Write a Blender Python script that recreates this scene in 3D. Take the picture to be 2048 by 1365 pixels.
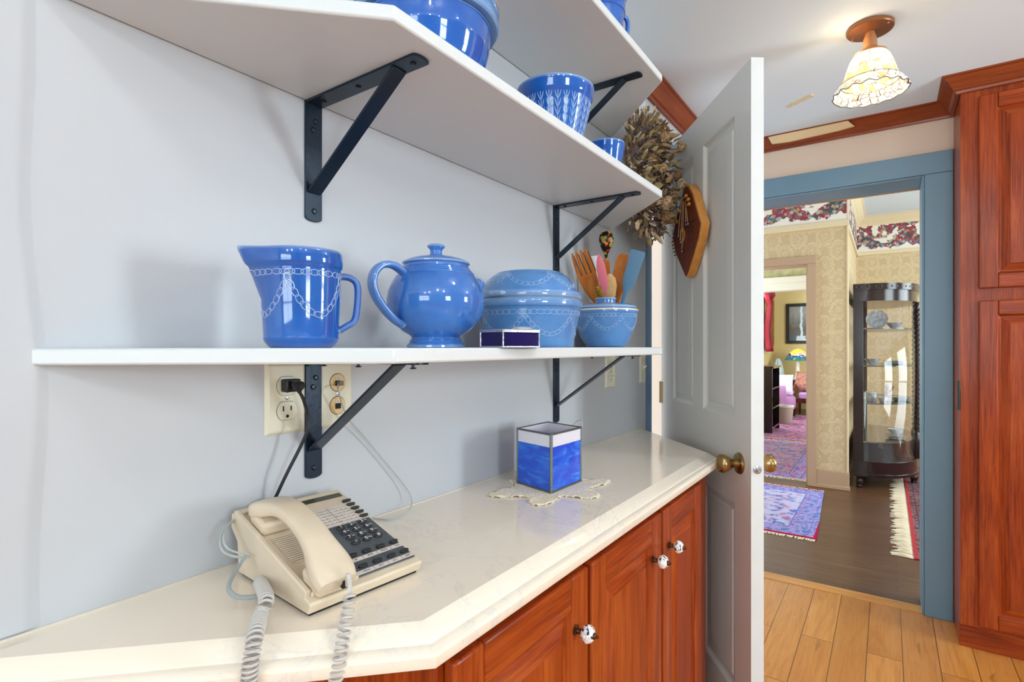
import bpy, math, random
from mathutils import Vector, Matrix
C = bpy.context.scene.collection
PI = math.pi
R = random.Random(7)
for o in list(bpy.data.objects): bpy.data.objects.remove(o)

# ------------------------------------------------------------------ camera, world, light, exposure
YAW = math.atan2(750, 1072)
cd = bpy.data.cameras.new('camera'); cam = bpy.data.objects.new('camera', cd); C.objects.link(cam)
cam.location = (.775, 0, 1.24); cam.rotation_euler = (PI/2, 0, YAW)
cd.sensor_width = 36; cd.lens = 1072/2048*36; cd.shift_y = 11.5/2048; cd.clip_start = .02
bpy.context.scene.camera = cam
vs = bpy.context.scene.view_settings
vs.view_transform = 'Standard'; vs.look = 'None'; vs.exposure = 0.01; vs.gamma = 1; vs.use_curve_mapping = False
w = bpy.data.worlds.new('sky'); bpy.context.scene.world = w; w.use_nodes = True
w.node_tree.nodes['Background'].inputs[0].default_value = (.80, .90, 1, 1)
w.node_tree.nodes['Background'].inputs[1].default_value = 2.2

def area(name, loc, rot, sx, sy, watts, col):
    l = bpy.data.lights.new(name, 'AREA'); l.shape = 'RECTANGLE'; l.size = sx; l.size_y = sy
    l.energy = watts; l.color = col
    o = bpy.data.objects.new(name, l); C.objects.link(o); o.location = loc; o.rotation_euler = rot
    return o
DAY = (.80, .935, 1); WARM = (.95, .99, 1)
# daylight through the kitchen windows (right wall and the wall behind the camera)
area('window_and_fill_daylight', (3.52, -.55, 1.45), (0, PI/2, 0), 1.0, .8, 42, DAY)
area('window_and_fill_daylight', (3.52, 2.2, 1.45), (0, PI/2, 0), 1.0, .6, 72, DAY)
area('window_and_fill_daylight', (1.1, -2.72, 1.45), (PI/2, 0, 0), 1.6, 1.1, 36, DAY)
# hall and parlor windows
area('window_and_fill_daylight', (3.12, 4.4, 1.6), (0, PI/2, 0), 1.5, 1.2, 66, DAY)
area('window_and_fill_daylight', (3.12, 6.4, 1.6), (0, PI/2, 0), 1.5, 1.2, 48, DAY)
area('window_and_fill_daylight', (-1.32, 10.0, 1.5), (0, -PI/2, 0), 1.5, 1.2, 95, DAY)
area('window_and_fill_daylight', (2.12, 9.6, 1.5), (0, PI/2, 0), 1.5, 1.4, 60, DAY)
area('window_and_fill_daylight', (-1.42, 6.6, 1.5), (0, -PI/2, 0), 1.4, 1.2, 40, DAY)
area('window_and_fill_daylight', (-1.9, 4.4, 1.5), (0, -PI/2, 0), 1.4, 1.0, 25, DAY)
DOWNLIGHTS = [(1.5, -.6), (2.0, -.35), (1.3, -1.5), (1.15, .72), (.95, -1.9), (2.3, 2.0)]

# ------------------------------------------------------------------ helpers
def lin(c):
    return tuple((x/12.92 if x <= .04045 else ((x+.055)/1.055)**2.4) for x in c)
def rgb(r, g, b): return lin((r/255, g/255, b/255)) + (1,)

class G:                                     # tiny node-graph helper
    def __init__(s, name):
        s.m = bpy.data.materials.new(name); s.m.use_nodes = True; s.t = s.m.node_tree
        s.p = s.t.nodes['Principled BSDF']; s.out = s.t.nodes['Material Output']
    def n(s, ty, ins=None, **kw):
        x = s.t.nodes.new(ty)
        for k, v in kw.items(): setattr(x, k, v)
        for k, v in (ins or {}).items(): s.set(x.inputs[k], v)
        return x
    def set(s, i, v):
        if isinstance(v, bpy.types.NodeSocket): s.t.links.new(v, i)
        else:
            if hasattr(i.default_value, '__len__') and isinstance(v, (tuple, list)) and len(v) < len(i.default_value): v = tuple(v)+(1,)
            i.default_value = v
    def P(s, **kw):
        for k, v in kw.items(): s.set(s.p.inputs[k.replace('_', ' ')], v)
    def coord(s, kind='Object', scale=(1, 1, 1), rot=(0, 0, 0), loc=(0, 0, 0)):
        tc = s.n('ShaderNodeTexCoord'); mp = s.n('ShaderNodeMapping', {'Vector': tc.outputs[kind], 'Scale': scale, 'Rotation': rot, 'Location': loc})
        return mp.outputs[0]
    def noise(s, vec, scale, detail=3, rough=.5, dist=0):
        return s.n('ShaderNodeTexNoise', {'Vector': vec, 'Scale': scale, 'Detail': detail, 'Roughness': rough, 'Distortion': dist}).outputs['Fac']
    def ramp(s, fac, stops, interp='LINEAR'):
        r = s.n('ShaderNodeValToRGB', {'Fac': fac}); cr = r.color_ramp; cr.interpolation = interp
        while len(cr.elements) > 1: cr.elements.remove(cr.elements[-1])
        cr.elements[0].position = stops[0][0]; cr.elements[0].color = stops[0][1]
        for p, c in stops[1:]:
            e = cr.elements.new(p); e.color = c
        return r.outputs[0]
    def math(s, op, a, b=None, clamp=False):
        x = s.n('ShaderNodeMath', operation=op, use_clamp=clamp); s.set(x.inputs[0], a)
        if b is not None: s.set(x.inputs[1], b)
        return x.outputs[0]
    def mix(s, f, a, b, mode='MIX'):
        x = s.n('ShaderNodeMix', data_type='RGBA', blend_type=mode); s.set(x.inputs[0], f); s.set(x.inputs[6], a); s.set(x.inputs[7], b)
        return x.outputs[2]
    def bump(s, h, strength=.2, dist=.001):
        b = s.n('ShaderNodeBump', {'Height': h, 'Strength': strength, 'Distance': dist}); s.set(s.p.inputs['Normal'], b.outputs[0])
    def sep(s, v):
        x = s.n('ShaderNodeSeparateXYZ', {0: v}); return x.outputs
    def comb(s, x, y, z):
        return s.n('ShaderNodeCombineXYZ', {0: x, 1: y, 2: z}).outputs[0]

MATS = {}
def paint(name, c, rough=.5, metal=0, bump=0, bscale=60, spec=.5, coat=0, var=0):
    if name in MATS: return MATS[name]
    g = G(name); g.P(Base_Color=c, Roughness=rough, Metallic=metal, Specular_IOR_Level=spec, Coat_Weight=coat)
    if bump or var:
        v = g.coord(); h = g.noise(v, bscale, 4)
        if bump: g.bump(h, bump, .002)
        if var:
            n2 = g.noise(v, bscale*.2, 3)
            g.P(Base_Color=g.mix(g.ramp(n2, [(.35, (0, 0, 0, 1)), (.65, (1, 1, 1, 1))]), c, tuple(x*(1-var) for x in c[:3])+(1,)))
    MATS[name] = g.m; return g.m
def wood(name, dark, mid, light, axis='z', rough=.32, coat=.12, f=1.0, bump=.05):
    g = G(name); st = {'x': (.12, 1, 1), 'y': (1, .12, 1), 'z': (1, 1, .12)}[axis]
    v = g.coord(scale=st)
    fig = g.noise(v, 7*f, 5, .66, 1.8); fine = g.noise(g.coord(scale={'x': (.03, 1, 1), 'y': (1, .03, 1), 'z': (1, 1, .03)}[axis]), 190*f, 3, .6)
    c1 = g.ramp(fig, [(.25, dark), (.5, mid), (.75, light)])
    g.P(Base_Color=g.mix(.35, c1, g.ramp(fine, [(.3, dark), (.7, light)])), Roughness=rough, Coat_Weight=coat, Coat_Roughness=.18, Specular_IOR_Level=.22)
    g.bump(fine, bump, .001); return g.m
CD, CM, CL = rgb(84, 18, 3), rgb(148, 50, 10), rgb(196, 98, 38)
cherry_v = wood('cherry_vertical', CD, CM, CL, 'z'); cherry_x = wood('cherry_x', CD, CM, CL, 'x'); cherry_y = wood('cherry_y', CD, CM, CL, 'y')
crown_x = wood('crown_x', rgb(100, 38, 16), rgb(138, 62, 30), rgb(158, 80, 42), 'x'); crown_y = wood('crown_y', rgb(100, 38, 16), rgb(138, 62, 30), rgb(158, 80, 42), 'y')
utensil_wood = wood('utensil_wood', rgb(140, 70, 22), rgb(184, 104, 42), rgb(212, 140, 74), 'z', .5, 0, 3)
pale_wood = wood('pale_wood', rgb(176, 108, 40), rgb(214, 144, 68), rgb(228, 164, 90), 'z', .4, .1, 2)
sound_wood = wood('sound_wood', rgb(84, 34, 20), rgb(122, 56, 36), rgb(142, 72, 48), 'z', .5, 0, 2)
dark_wood = wood('dark_wood', rgb(22, 12, 12), rgb(36, 22, 22), rgb(48, 30, 28), 'z', .2, .5, 1)
old_wood = wood('mahogany', rgb(50, 20, 12), rgb(80, 34, 20), rgb(100, 44, 26), 'z', .3, .3, 1)

wall_white = paint('wall_paint', rgb(192, 194, 198), .42, bump=.05, bscale=40)
ceil_white = paint('ceiling_paint', rgb(228, 240, 247), .7, bump=.05, bscale=30)
shelf_white = paint('shelf_paint', rgb(216, 220, 221), .4, bump=.08, bscale=90)
door_white = paint('door_paint', rgb(232, 228, 220), .38, bump=.04, bscale=50)
edge_white = paint('door_edge_paint', rgb(226, 228, 226), .5, bump=.08, bscale=50, var=.04)
beige = paint('beige_paint', rgb(226, 206, 186), .6, bump=.05, bscale=30)
blue_trim = paint('blue_trim_paint', rgb(112, 146, 166), .4, bump=.05, bscale=40)
blue_deep = paint('blue_trim_deep', rgb(52, 112, 156), .35, bump=.05, bscale=40)
taupe = paint('taupe_trim_paint', rgb(188, 158, 128), .5)
cream = paint('cream_trim_paint', rgb(228, 210, 172), .5)
white_trim = paint('white_trim_paint', rgb(224, 218, 204), .5)
yellow_wall = paint('yellow_wall_paint', rgb(222, 200, 142), .6)
iron = paint('blackened_iron', rgb(28, 44, 60), .30, .45, .15, 120, .5)
screw_m = paint('screw_steel', rgb(58, 64, 72), .3, .9)
brass = paint('aged_brass', rgb(170, 142, 96), .28, 1)
dark_brass = paint('dark_bronze', rgb(96, 74, 52), .35, 1)
solder = paint('lead_solder', rgb(112, 118, 116), .35, .9, .5, 300)
silver = paint('silver_solder', rgb(196, 198, 202), .25, 1, .4, 200)
ivory = paint('ivory_plastic', rgb(226, 220, 196), .35)
almond = paint('almond_plastic', rgb(232, 196, 138), .35)
black_pl = paint('black_plastic', rgb(24, 26, 30), .4)
slot_m = paint('slot_black', rgb(14, 12, 10), .7)
phone_m = paint('beige_phone_plastic', rgb(226, 208, 182), .38, var=.1, bscale=90)
phone_g = paint('phone_faceplate', rgb(84, 90, 96), .4, var=.25, bscale=160)
btn_m = paint('phone_button', rgb(38, 40, 42), .45)
lbl_m = paint('phone_label_paper', rgb(222, 210, 200), .5, var=.12, bscale=300)
ink = paint('ink', rgb(60, 50, 44), .6)
white_ink = paint('white_ink', rgb(240, 240, 238), .5)
lcd = paint('lcd', rgb(74, 72, 60), .2)
cord_grey = paint('cord_grey', rgb(198, 192, 186), .45)
line_grey = paint('line_grey', rgb(178, 182, 182), .35)
foot_rub = paint('rubber', rgb(20, 20, 22), .8)

def glaze(name, c, deep, edge, rough=.07, mott=14):
    g = G(name); v = g.coord(); n1 = g.noise(v, mott, 5, .6); n2 = g.noise(v, 140, 3)
    geo = g.n('ShaderNodeNewGeometry')
    base = g.mix(g.ramp(n1, [(.3, (0, 0, 0, 1)), (.7, (1, 1, 1, 1))]), deep, c)
    base = g.mix(g.ramp(geo.outputs['Pointiness'], [(.53, (0, 0, 0, 1)), (.60, (1, 1, 1, 1))]), base, edge)
    g.P(Base_Color=base, Roughness=rough, Coat_Weight=.6, Coat_Roughness=.04); g.bump(n2, .03, .0008)
    return g.m
glaze_jug = glaze('blue_glaze_deep', rgb(30, 98, 182), rgb(18, 80, 164), rgb(170, 190, 214))
glaze_tea = glaze('blue_glaze_teapot', rgb(66, 122, 194), rgb(46, 100, 180), rgb(150, 184, 226), .09)
glaze_cas = glaze('blue_glaze_pale', rgb(92, 144, 198), rgb(66, 122, 186), rgb(160, 188, 220), .1)
glaze_up = glaze('blue_glaze_bright', rgb(34, 104, 192), rgb(22, 84, 174), rgb(150, 180, 220), .08)
rim_clay = paint('unglazed_clay', rgb(206, 186, 160), .6)
cream_glaze = paint('cream_glaze', rgb(226, 218, 198), .2)

def quartz():
    g = G('white_quartz'); v = g.coord()
    n = g.noise(v, 5, 8, .65, 2.2); vein = g.ramp(n, [(.478, rgb(246, 232, 213)), (.497, rgb(222, 216, 210)), (.505, rgb(224, 218, 212)), (.52, rgb(246, 233, 215))])
    m2 = g.ramp(g.noise(v, 2.2, 3), [(.45, (0, 0, 0, 1)), (.62, (1, 1, 1, 1))])
    c = g.mix(m2, rgb(246, 232, 213), vein)
    n3 = g.noise(v, 60, 4, .7); c = g.mix(g.ramp(n3, [(.66, (0, 0, 0, 1)), (.74, (.3, .3, .3, 1))]), c, rgb(205, 198, 188))
    g.P(Base_Color=c, Roughness=.12, Coat_Weight=.3, Coat_Roughness=.05); return g.m
quartz_m = quartz()

def planks(name, a, b, c, along, wid, ln, gap, rough=.3):
    g = G(name); rot = (0, 0, PI/2) if along == 'y' else (0, 0, 0)
    v = g.coord(rot=rot)
    br = g.n('ShaderNodeTexBrick', {'Vector': v, 'Color1': (0, 0, 0), 'Color2': (1, 1, 1), 'Mortar': (.5, .5, .5), 'Scale': 1, 'Mortar Size': gap, 'Mortar Smooth': .1, 'Brick Width': ln, 'Row Height': wid})
    br.offset = .37
    seed = g.n('ShaderNodeVectorMath', {0: v, 1: (1, 1, 1)}, operation='ADD')
    off = g.comb(g.math('MULTIPLY', br.outputs['Color'], 7.), g.math('MULTIPLY', br.outputs['Color'], 13.), 0)
    vv = g.n('ShaderNodeVectorMath', {0: v, 1: off}, operation='ADD').outputs[0]
    st = g.n('ShaderNodeMapping', {'Vector': vv, 'Scale': (.12, 1, 1)}).outputs[0]
    fig = g.noise(st, 13, 6, .68, 2.4); st2 = g.n('ShaderNodeMapping', {'Vector': vv, 'Scale': (.03, 1, 1)}).outputs[0]
    fine = g.noise(st2, 160, 3, .6)
    col = g.ramp(fig, [(.2, a), (.5, b), (.75, c)])
    col = g.mix(.3, col, g.ramp(fine, [(.3, a), (.7, c)]))
    col = g.mix(g.math('MULTIPLY', br.outputs['Color'], .45), col, a)
    # dark mineral streaks
    dk = g.ramp(g.noise(st, 11, 3, .5, 3), [(.66, (0, 0, 0, 1)), (.72, (.5, .5, .5, 1))]); col = g.mix(dk, col, tuple(x*.45 for x in a[:3])+(1,))
    col = g.mix(g.math('MULTIPLY', br.outputs['Fac'], .8), col, tuple(x*.2 for x in a[:3])+(1,))
    g.P(Base_Color=col, Roughness=rough, Coat_Weight=.25, Coat_Roughness=.2); g.bump(br.outputs['Fac'], -.3, .001)
    return g.m
oak_floor = planks('oak_floor', rgb(172, 100, 34), rgb(220, 148, 68), rgb(238, 172, 96), 'y', .118, 1.1, .0018)
hall_floor = planks('dark_oak_floor', rgb(66, 40, 24), rgb(98, 64, 40), rgb(124, 88, 60), 'x', .062, 1.3, .0012, .38)
oak_strip = wood('oak_strip', rgb(176, 106, 46), rgb(214, 146, 74), rgb(228, 168, 96), 'x', .35, .2)

def damask():
    g = G('damask_wallpaper'); v = g.coord(); s = g.sep(v)
    u = g.math('ADD', s[0], s[1]); z = s[2]; per = .21
    def cell(ou, oz):
        a = g.math('PINGPONG', g.math('ADD', u, ou), per/2); b = g.math('PINGPONG', g.math('ADD', z, oz), per*.62)
        a = g.math('DIVIDE', a, per/2); b = g.math('DIVIDE', b, per*.62)
        return g.math('SQRT', g.math('ADD', g.math('MULTIPLY', a, a), g.math('MULTIPLY', b, b)))
    d = g.math('MINIMUM', cell(0, 0), cell(per/2, per*.62))
    n = g.noise(v, 70, 3)
    dd = g.math('ADD', d, g.math('MULTIPLY', g.math('SUBTRACT', n, .5), .75))
    lo, hi = rgb(202, 178, 136), rgb(218, 198, 160)
    c = g.ramp(dd, [(0, lo), (.16, hi), (.24, lo), (.34, lo), (.44, hi), (.50, lo), (.58, hi), (.66, hi), (.70, lo), (.9, lo)])
    g.P(Base_Color=c, Roughness=.6); return g.m
damask_m = damask()
def floral(name='floral_border', z0=2.337, hgt=.28, red=False):
    g = G(name); v = g.coord(); s = g.sep(v); u = g.math('ADD', s[0], s[1])
    t = g.math('DIVIDE', g.math('SUBTRACT', s[2], z0), hgt)
    sw = g.math('MULTIPLY', g.math('ABSOLUTE', g.math('SINE', g.math('MULTIPLY', u, PI/.42))), .30)     # swag line
    dist = g.math('ABSOLUTE', g.math('SUBTRACT', t, g.math('SUBTRACT', .55, sw)))
    clump = g.math('ABSOLUTE', g.math('COSINE', g.math('MULTIPLY', u, PI/.42)))
    wdt = g.math('ADD', .07, g.math('MULTIPLY', clump, .20))
    n = g.noise(v, 26, 3)
    msk = g.math('LESS_THAN', g.math('ADD', dist, g.math('MULTIPLY', g.math('SUBTRACT', n, .5), .35)), wdt)
    fl = g.math('LESS_THAN', g.noise(v, 11, 2), .53)
    top = g.math('MULTIPLY', g.math('GREATER_THAN', t, .52), g.math('GREATER_THAN', g.noise(v, 15, 2), .47))
    msk = g.math('MAXIMUM', msk, top)
    vo = g.n('ShaderNodeTexVoronoi', {'Vector': v, 'Scale': 42, 'Randomness': 1})
    pal = g.ramp(g.sep(vo.outputs['Color'])[0], [(0, rgb(196, 56, 72)), (.24, rgb(216, 104, 108)), (.36, rgb(60, 110, 92)), (.54, rgb(110, 150, 170)), (.70, rgb(222, 196, 130)), (.80, rgb(238, 232, 220))], 'CONSTANT')
    pal = g.mix(g.math('MULTIPLY', vo.outputs['Distance'], 9, True), pal, g.mix(.5, pal, rgb(70, 40, 60)))
    g.P(Base_Color=g.mix(msk, rgb(238, 232, 220), pal), Roughness=.6); return g.m
floral_m = floral()

def rugmat(name, field, pats, border, edge, sx, sy):
    """generated coords; sx, sy = size in metres"""
    g = G(name); v = g.coord('Generated', scale=(sx, sy, 1)); s = g.sep(v)
    dx = g.math('MINIMUM', s[0], g.math('SUBTRACT', sx, s[0])); dy = g.math('MINIMUM', s[1], g.math('SUBTRACT', sy, s[1]))
    d = g.math('MINIMUM', dx, dy)
    vo = g.n('ShaderNodeTexVoronoi', {'Vector': v, 'Scale': 22}); vo2 = g.n('ShaderNodeTexVoronoi', {'Vector': v, 'Scale': 48})
    fp = g.ramp(g.sep(vo.outputs['Color'])[1], [(0, pats[0]), (.25, field), (.5, pats[1]), (.62, field), (.85, pats[2])], 'CONSTANT')
    fp = g.mix(g.ramp(g.sep(vo2.outputs['Color'])[0], [(0, (0, 0, 0, 1)), (.45, (0, 0, 0, 1)), (.46, (.7, .7, .7, 1))]), fp, field)
    bp = g.ramp(g.sep(vo2.outputs['Color'])[2], [(0, border), (.45, pats[0]), (.6, border), (.8, pats[1])], 'CONSTANT')
    m1 = g.math('LESS_THAN', d, .17); c = g.mix(m1, fp, bp)
    for a, b, col in ((.17, .178, pats[0]), (.148, .153, pats[2]), (.05, .056, pats[0])):
        c = g.mix(g.math('MULTIPLY', g.math('GREATER_THAN', d, a), g.math('LESS_THAN', d, b)), c, col)
    c = g.mix(g.math('LESS_THAN', d, .02), c, edge)
    g.P(Base_Color=c, Roughness=.95, Specular_IOR_Level=.1); g.bump(g.noise(v, 300, 2), .4, .003); return g.m

# ---- mesh builder
I4 = Matrix.Identity(4)
class MB:
    def __init__(s): s.v = []; s.f = []; s.m = []
    def add(s, vs_, fs, mi=0, M=None):
        b = len(s.v)
        s.v += [tuple(M @ Vector(p)) if M is not None else tuple(p) for p in vs_]
        s.f += [tuple(b+i for i in f) for f in fs]; s.m += [mi]*len(fs); return s
    def box(s, x0, x1, y0, y1, z0, z1, mi=0, M=None):
        x0, x1 = sorted((x0, x1)); y0, y1 = sorted((y0, y1)); z0, z1 = sorted((z0, z1))
        v = [(x0, y0, z0), (x1, y0, z0), (x1, y1, z0), (x0, y1, z0), (x0, y0, z1), (x1, y0, z1), (x1, y1, z1), (x0, y1, z1)]
        return s.add(v, [(0, 3, 2, 1), (4, 5, 6, 7), (0, 1, 5, 4), (1, 2, 6, 5), (2, 3, 7, 6), (3, 0, 4, 7)], mi, M)
    def frust(s, r0, z0, r1, z1, mi=0, M=None):   # rects (x0,x1,y0,y1)
        v = [(r0[0], r0[2], z0), (r0[1], r0[2], z0), (r0[1], r0[3], z0), (r0[0], r0[3], z0), (r1[0], r1[2], z1), (r1[1], r1[2], z1), (r1[1], r1[3], z1), (r1[0], r1[3], z1)]
        return s.add(v, [(0, 3, 2, 1), (4, 5, 6, 7), (0, 1, 5, 4), (1, 2, 6, 5), (2, 3, 7, 6), (3, 0, 4, 7)], mi, M)
    def prism(s, poly, z0, z1, mi=0, M=None, mi_side=None):
        n = len(poly); v = [(x, y, z0) for x, y in poly]+[(x, y, z1) for x, y in poly]
        s.add(v, [tuple(reversed(range(n))), tuple(range(n, 2*n))], mi, M)
        b = len(s.v)-2*n
        s.f += [tuple(b+i for i in (k, (k+1) % n, n+(k+1) % n, n+k)) for k in range(n)]; s.m += [mi if mi_side is None else mi_side]*n
        return s
    def lathe(s, prof, n=48, mi=0, M=None, fn=None, mis=None):
        v = []; f = []; rings = []
        for (r, z) in prof:
            if r < 1e-6: rings.append([len(v)]); v.append((0, 0, z))
            else:
                rings.append(list(range(len(v), len(v)+n)))
                for k in range(n):
                    a = 2*PI*k/n; rr, zz = (r, z) if fn is None else fn(a, r, z)
                    v.append((rr*math.cos(a), rr*math.sin(a), zz))
        ms = []
        for j in range(len(rings)-1):
            A, B = rings[j], rings[j+1]
            for k in range(n):
                k2 = (k+1) % n
                if len(A) == 1 and len(B) == 1: continue
                if len(A) == 1: f.append((A[0], B[k2], B[k]))
                elif len(B) == 1: f.append((A[k], A[k2], B[0]))
                else: f.append((A[k], A[k2], B[k2], B[k]))
                ms.append(mi if mis is None else mis[j])
        b = len(s.v); s.v += [tuple(M @ Vector(p)) if M is not None else p for p in v]
        s.f += [tuple(b+i for i in q) for q in f]; s.m += ms
        return s
    def tube(s, pts, r, n=8, mi=0, closed=False, M=None, flat=None, up=None):
        pts = [Vector(p) for p in pts]; N = len(pts); v = []; f = []
        rs = r if isinstance(r, (list, tuple)) else [r]*N
        prev = None
        for i, p in enumerate(pts):
            if closed: t = pts[(i+1) % N]-pts[i-1]
            else: t = pts[min(i+1, N-1)]-pts[max(i-1, 0)]
            t.normalize()
            if prev is None:
                a = Vector(up) if up else (Vector((0, 0, 1)) if abs(t.z) < .9 else Vector((1, 0, 0)))
            else: a = prev
            u = (a-t*a.dot(t)); u.normalize(); prev = u; w_ = t.cross(u)
            fu, fw = flat if flat else (1, 1)
            for k in range(n):
                an = 2*PI*k/n; v.append(p+u*(math.cos(an)*rs[i]*fu)+w_*(math.sin(an)*rs[i]*fw))
        for i in range(N if closed else N-1):
            j = (i+1) % N
            for k in range(n):
                k2 = (k+1) % n; f.append((i*n+k, i*n+k2, j*n+k2, j*n+k))
        if not closed: f.append(tuple(reversed(range(n)))); f.append(tuple(range((N-1)*n, N*n)))
        return s.add(v, f, mi, M)
    def text(s, body, size, mi=0, M=None, depth=.0003):
        cu = bpy.data.curves.new('t', 'FONT'); cu.body = body; cu.size = size; cu.extrude = depth; cu.align_x = 'CENTER'; cu.align_y = 'CENTER'; cu.resolution_u = 3
        ob = bpy.data.objects.new('t', cu); me = bpy.data.meshes.new_from_object(ob)
        s.add([tuple(x.co) for x in me.vertices], [tuple(p.vertices) for p in me.polygons], mi, M)
        bpy.data.objects.remove(ob); bpy.data.curves.remove(cu); bpy.data.meshes.remove(me); return s
_M = {}       # world matrix of each thing, so parts can be modelled in world coordinates
def build(s, name, mats, parent=None, label=None, bevel=0, smooth=True, ang=32, local=False, origin=None, stuff=False, seg=2):
    if not isinstance(mats, (list, tuple)): mats = [mats]
    me = bpy.data.meshes.new(name)
    if parent is not None: inv = None if local else _M[parent.name].inverted()
    else: inv = Matrix.Translation(-Vector(origin)) if origin else None
    me.from_pydata([tuple(inv @ Vector(p)) for p in s.v] if inv is not None else s.v, [], s.f)
    for m in mats: me.materials.append(m)
    for p, mi in zip(me.polygons, s.m): p.material_index = min(mi, len(mats)-1); p.use_smooth = smooth
    if smooth: me.set_sharp_from_angle(angle=math.radians(ang))
    me.update(); o = bpy.data.objects.new(name, me); C.objects.link(o)
    if parent is not None: o.parent = parent; _M[o.name] = _M[parent.name]
    else:
        if origin: o.location = origin
        _M[o.name] = Matrix.Translation(Vector(origin)) if origin else I4
    if label: o['label'] = label
    if stuff: o['kind'] = 'stuff'
    if bevel:
        b = o.modifiers.new('bevel', 'BEVEL'); b.width = bevel; b.segments = seg; b.limit_method = 'ANGLE'; b.angle_limit = math.radians(35)
    return o
MB.build = build
def tag(o, label, cat, group=None):
    o['label'] = label; o['category'] = cat
    if group: o['group'] = group
    return o
def thing(name, label, cat, loc=(0, 0, 0), rz=0, group=None):
    o = bpy.data.objects.new(name, None); C.objects.link(o); o.empty_display_size = .05
    o.location = loc; o.rotation_euler = (0, 0, rz)
    _M[o.name] = Matrix.Translation(Vector(loc)) @ Matrix.Rotation(rz, 4, 'Z'); return tag(o, label, cat, group)
def st(o): o['kind'] = 'structure'; return o
def T(x, y, z): return Matrix.Translation(Vector((x, y, z)))
def frame(o, u, v, n):     # local x->u, y->v, z->n at o
    m = Matrix.Identity(4)
    for i in range(3): m[i][0] = u[i]; m[i][1] = v[i]; m[i][2] = n[i]; m[i][3] = o[i]
    return m
S_, C_ = math.sin(YAW), math.cos(YAW)
def WP(px, py, x): v = ray(px, py); return CAMP+v*((x-.775)/v.x)      # the point at distance x from the shelf wall
def ZP(px, py, z): v = ray(px, py); return CAMP+v*((z-1.24)/v.z)
def ray(px, py): r = (px-1024)/1072; return Vector((-S_+r*C_, C_+r*S_, (694-py)/1072))
CAMP = Vector((.775, 0, 1.24))
def D(px, py, depth): return CAMP+ray(px, py)*depth
def arc_pts(pts, n=8):       # catmull-rom
    P_ = [Vector(p) for p in pts]; out = []
    for i in range(len(P_)-1):
        a = P_[max(i-1, 0)]; b = P_[i]; c = P_[i+1]; d = P_[min(i+2, len(P_)-1)]
        for k in range(n):
            t = k/n; out.append(.5*((2*b)+(c-a)*t+(2*a-5*b+4*c-d)*t*t+(3*b-a-3*c+d)*t**3))
    out.append(P_[-1]); return out

# ------------------------------------------------------------------ room shell
CE = 2.345; RC = -.035   # RC: recessed plane of the left wall past the shelf panel
mb = MB()                # left wall: furred panel behind the shelves, then the recessed plane with a doorway
mb.box(-.16, 0, -2.6, 2.02, 0, CE)
mb.box(-.16, RC, 2.02, 2.15, 0, CE)
mb.box(-.16, RC, 2.98, 3.13, 0, CE)
mb.box(-.16, RC, 2.15, 2.98, 2.06, CE)
# hand-plastered ridge where the shelf area begins
N = 34; vs_ = []; fs = []
for i in range(N+1):
    z = .93+i*(CE-.93)/N; wob = .006*math.sin(z*7.1)+.004*math.sin(z*17)
    for (dy, x) in ((-.16, .0), (-.05, .003), (-.008, .0042), (.0, .0030), (.006, .0003), (.02, -.001)): vs_.append((x, .178+wob+dy, z))
for i in range(N):
    for k in range(5): a = i*6+k; fs.append((a, a+1, a+7, a+6))
mb.add(vs_, fs)
wl = st(mb.build('wall_left', wall_white))
TH = .20                 # far wall thickness
mb = MB(); mb.box(-1.2, .10, 3.13, 3.13+TH, 0, 2.9); mb.box(.917, 3.5, 3.13, 3.13+TH, 0, 2.9); mb.box(.10, .917, 3.13, 3.13+TH, 2.033, 2.9)
st(mb.build('wall_far', beige))
mb = MB()
for a, b in ((-2.6, -.95), (-.15, 1.9), (2.5, 3.13)): mb.box(3.4, 3.5, a, b, 0, CE)
for a, b in ((-.95, -.15), (1.9, 2.5)): mb.box(3.4, 3.5, a, b, 0, .95); mb.box(3.4, 3.5, a, b, 1.95, CE)
st(mb.build('wall_right', wall_white))
mb = MB(); mb.box(-.16, .3, -2.7, -2.6, 0, CE); mb.box(1.9, 3.5, -2.7, -2.6, 0, CE); mb.box(.3, 1.9, -2.7, -2.6, 0, .9); mb.box(.3, 1.9, -2.7, -2.6, 2.0, CE)
st(mb.build('wall_back', wall_white))
def winframe(n, M, w_, h_):
    mb = MB()
    for a in (-w_/2, w_/2-.05): mb.box(a, a+.05, -.03, .03, -h_/2, h_/2, M=M)
    for a in (-h_/2, h_/2-.05, -.02): mb.box(-w_/2, w_/2, -.03, .03, a, a+.05, M=M)
    mb.box(-.012, .012, -.02, .02, -h_/2, h_/2, M=M)
    st(mb.build('window_%d' % n, white_trim, bevel=.004))
RZ = Matrix.Rotation(PI/2, 4, 'Z')
winframe(1, T(3.45, -.55, 1.45) @ RZ, .8, 1.0); winframe(2, T(3.45, 2.2, 1.45) @ RZ, .6, 1.0); winframe(3, T(1.1, -2.65, 1.45), 1.6, 1.1)
mb = MB(); mb.box(-.2, 3.5, -2.7, 3.13, CE, CE+.06); st(mb.build('ceiling', ceil_white))
mb = MB(); mb.box(-.16, 3.5, -2.7, 3.13, -.05, 0); st(mb.build('floor', oak_floor))
mb = MB(); mb.box(.10, .917, 3.13, 3.215, -.05, .004); st(mb.build('trim_1', oak_strip, bevel=.002))   # oak saddle
mb = MB(); mb.box(-1.9, 3.0, 3.215, 5.5, -.05, 0); mb.box(-1.4, 3.0, 5.5, 7.6, -.05, 0); mb.box(-1.3, 2.1, 7.6, 12.1, -.05, 0)
st(mb.build('floor', hall_floor))

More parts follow.
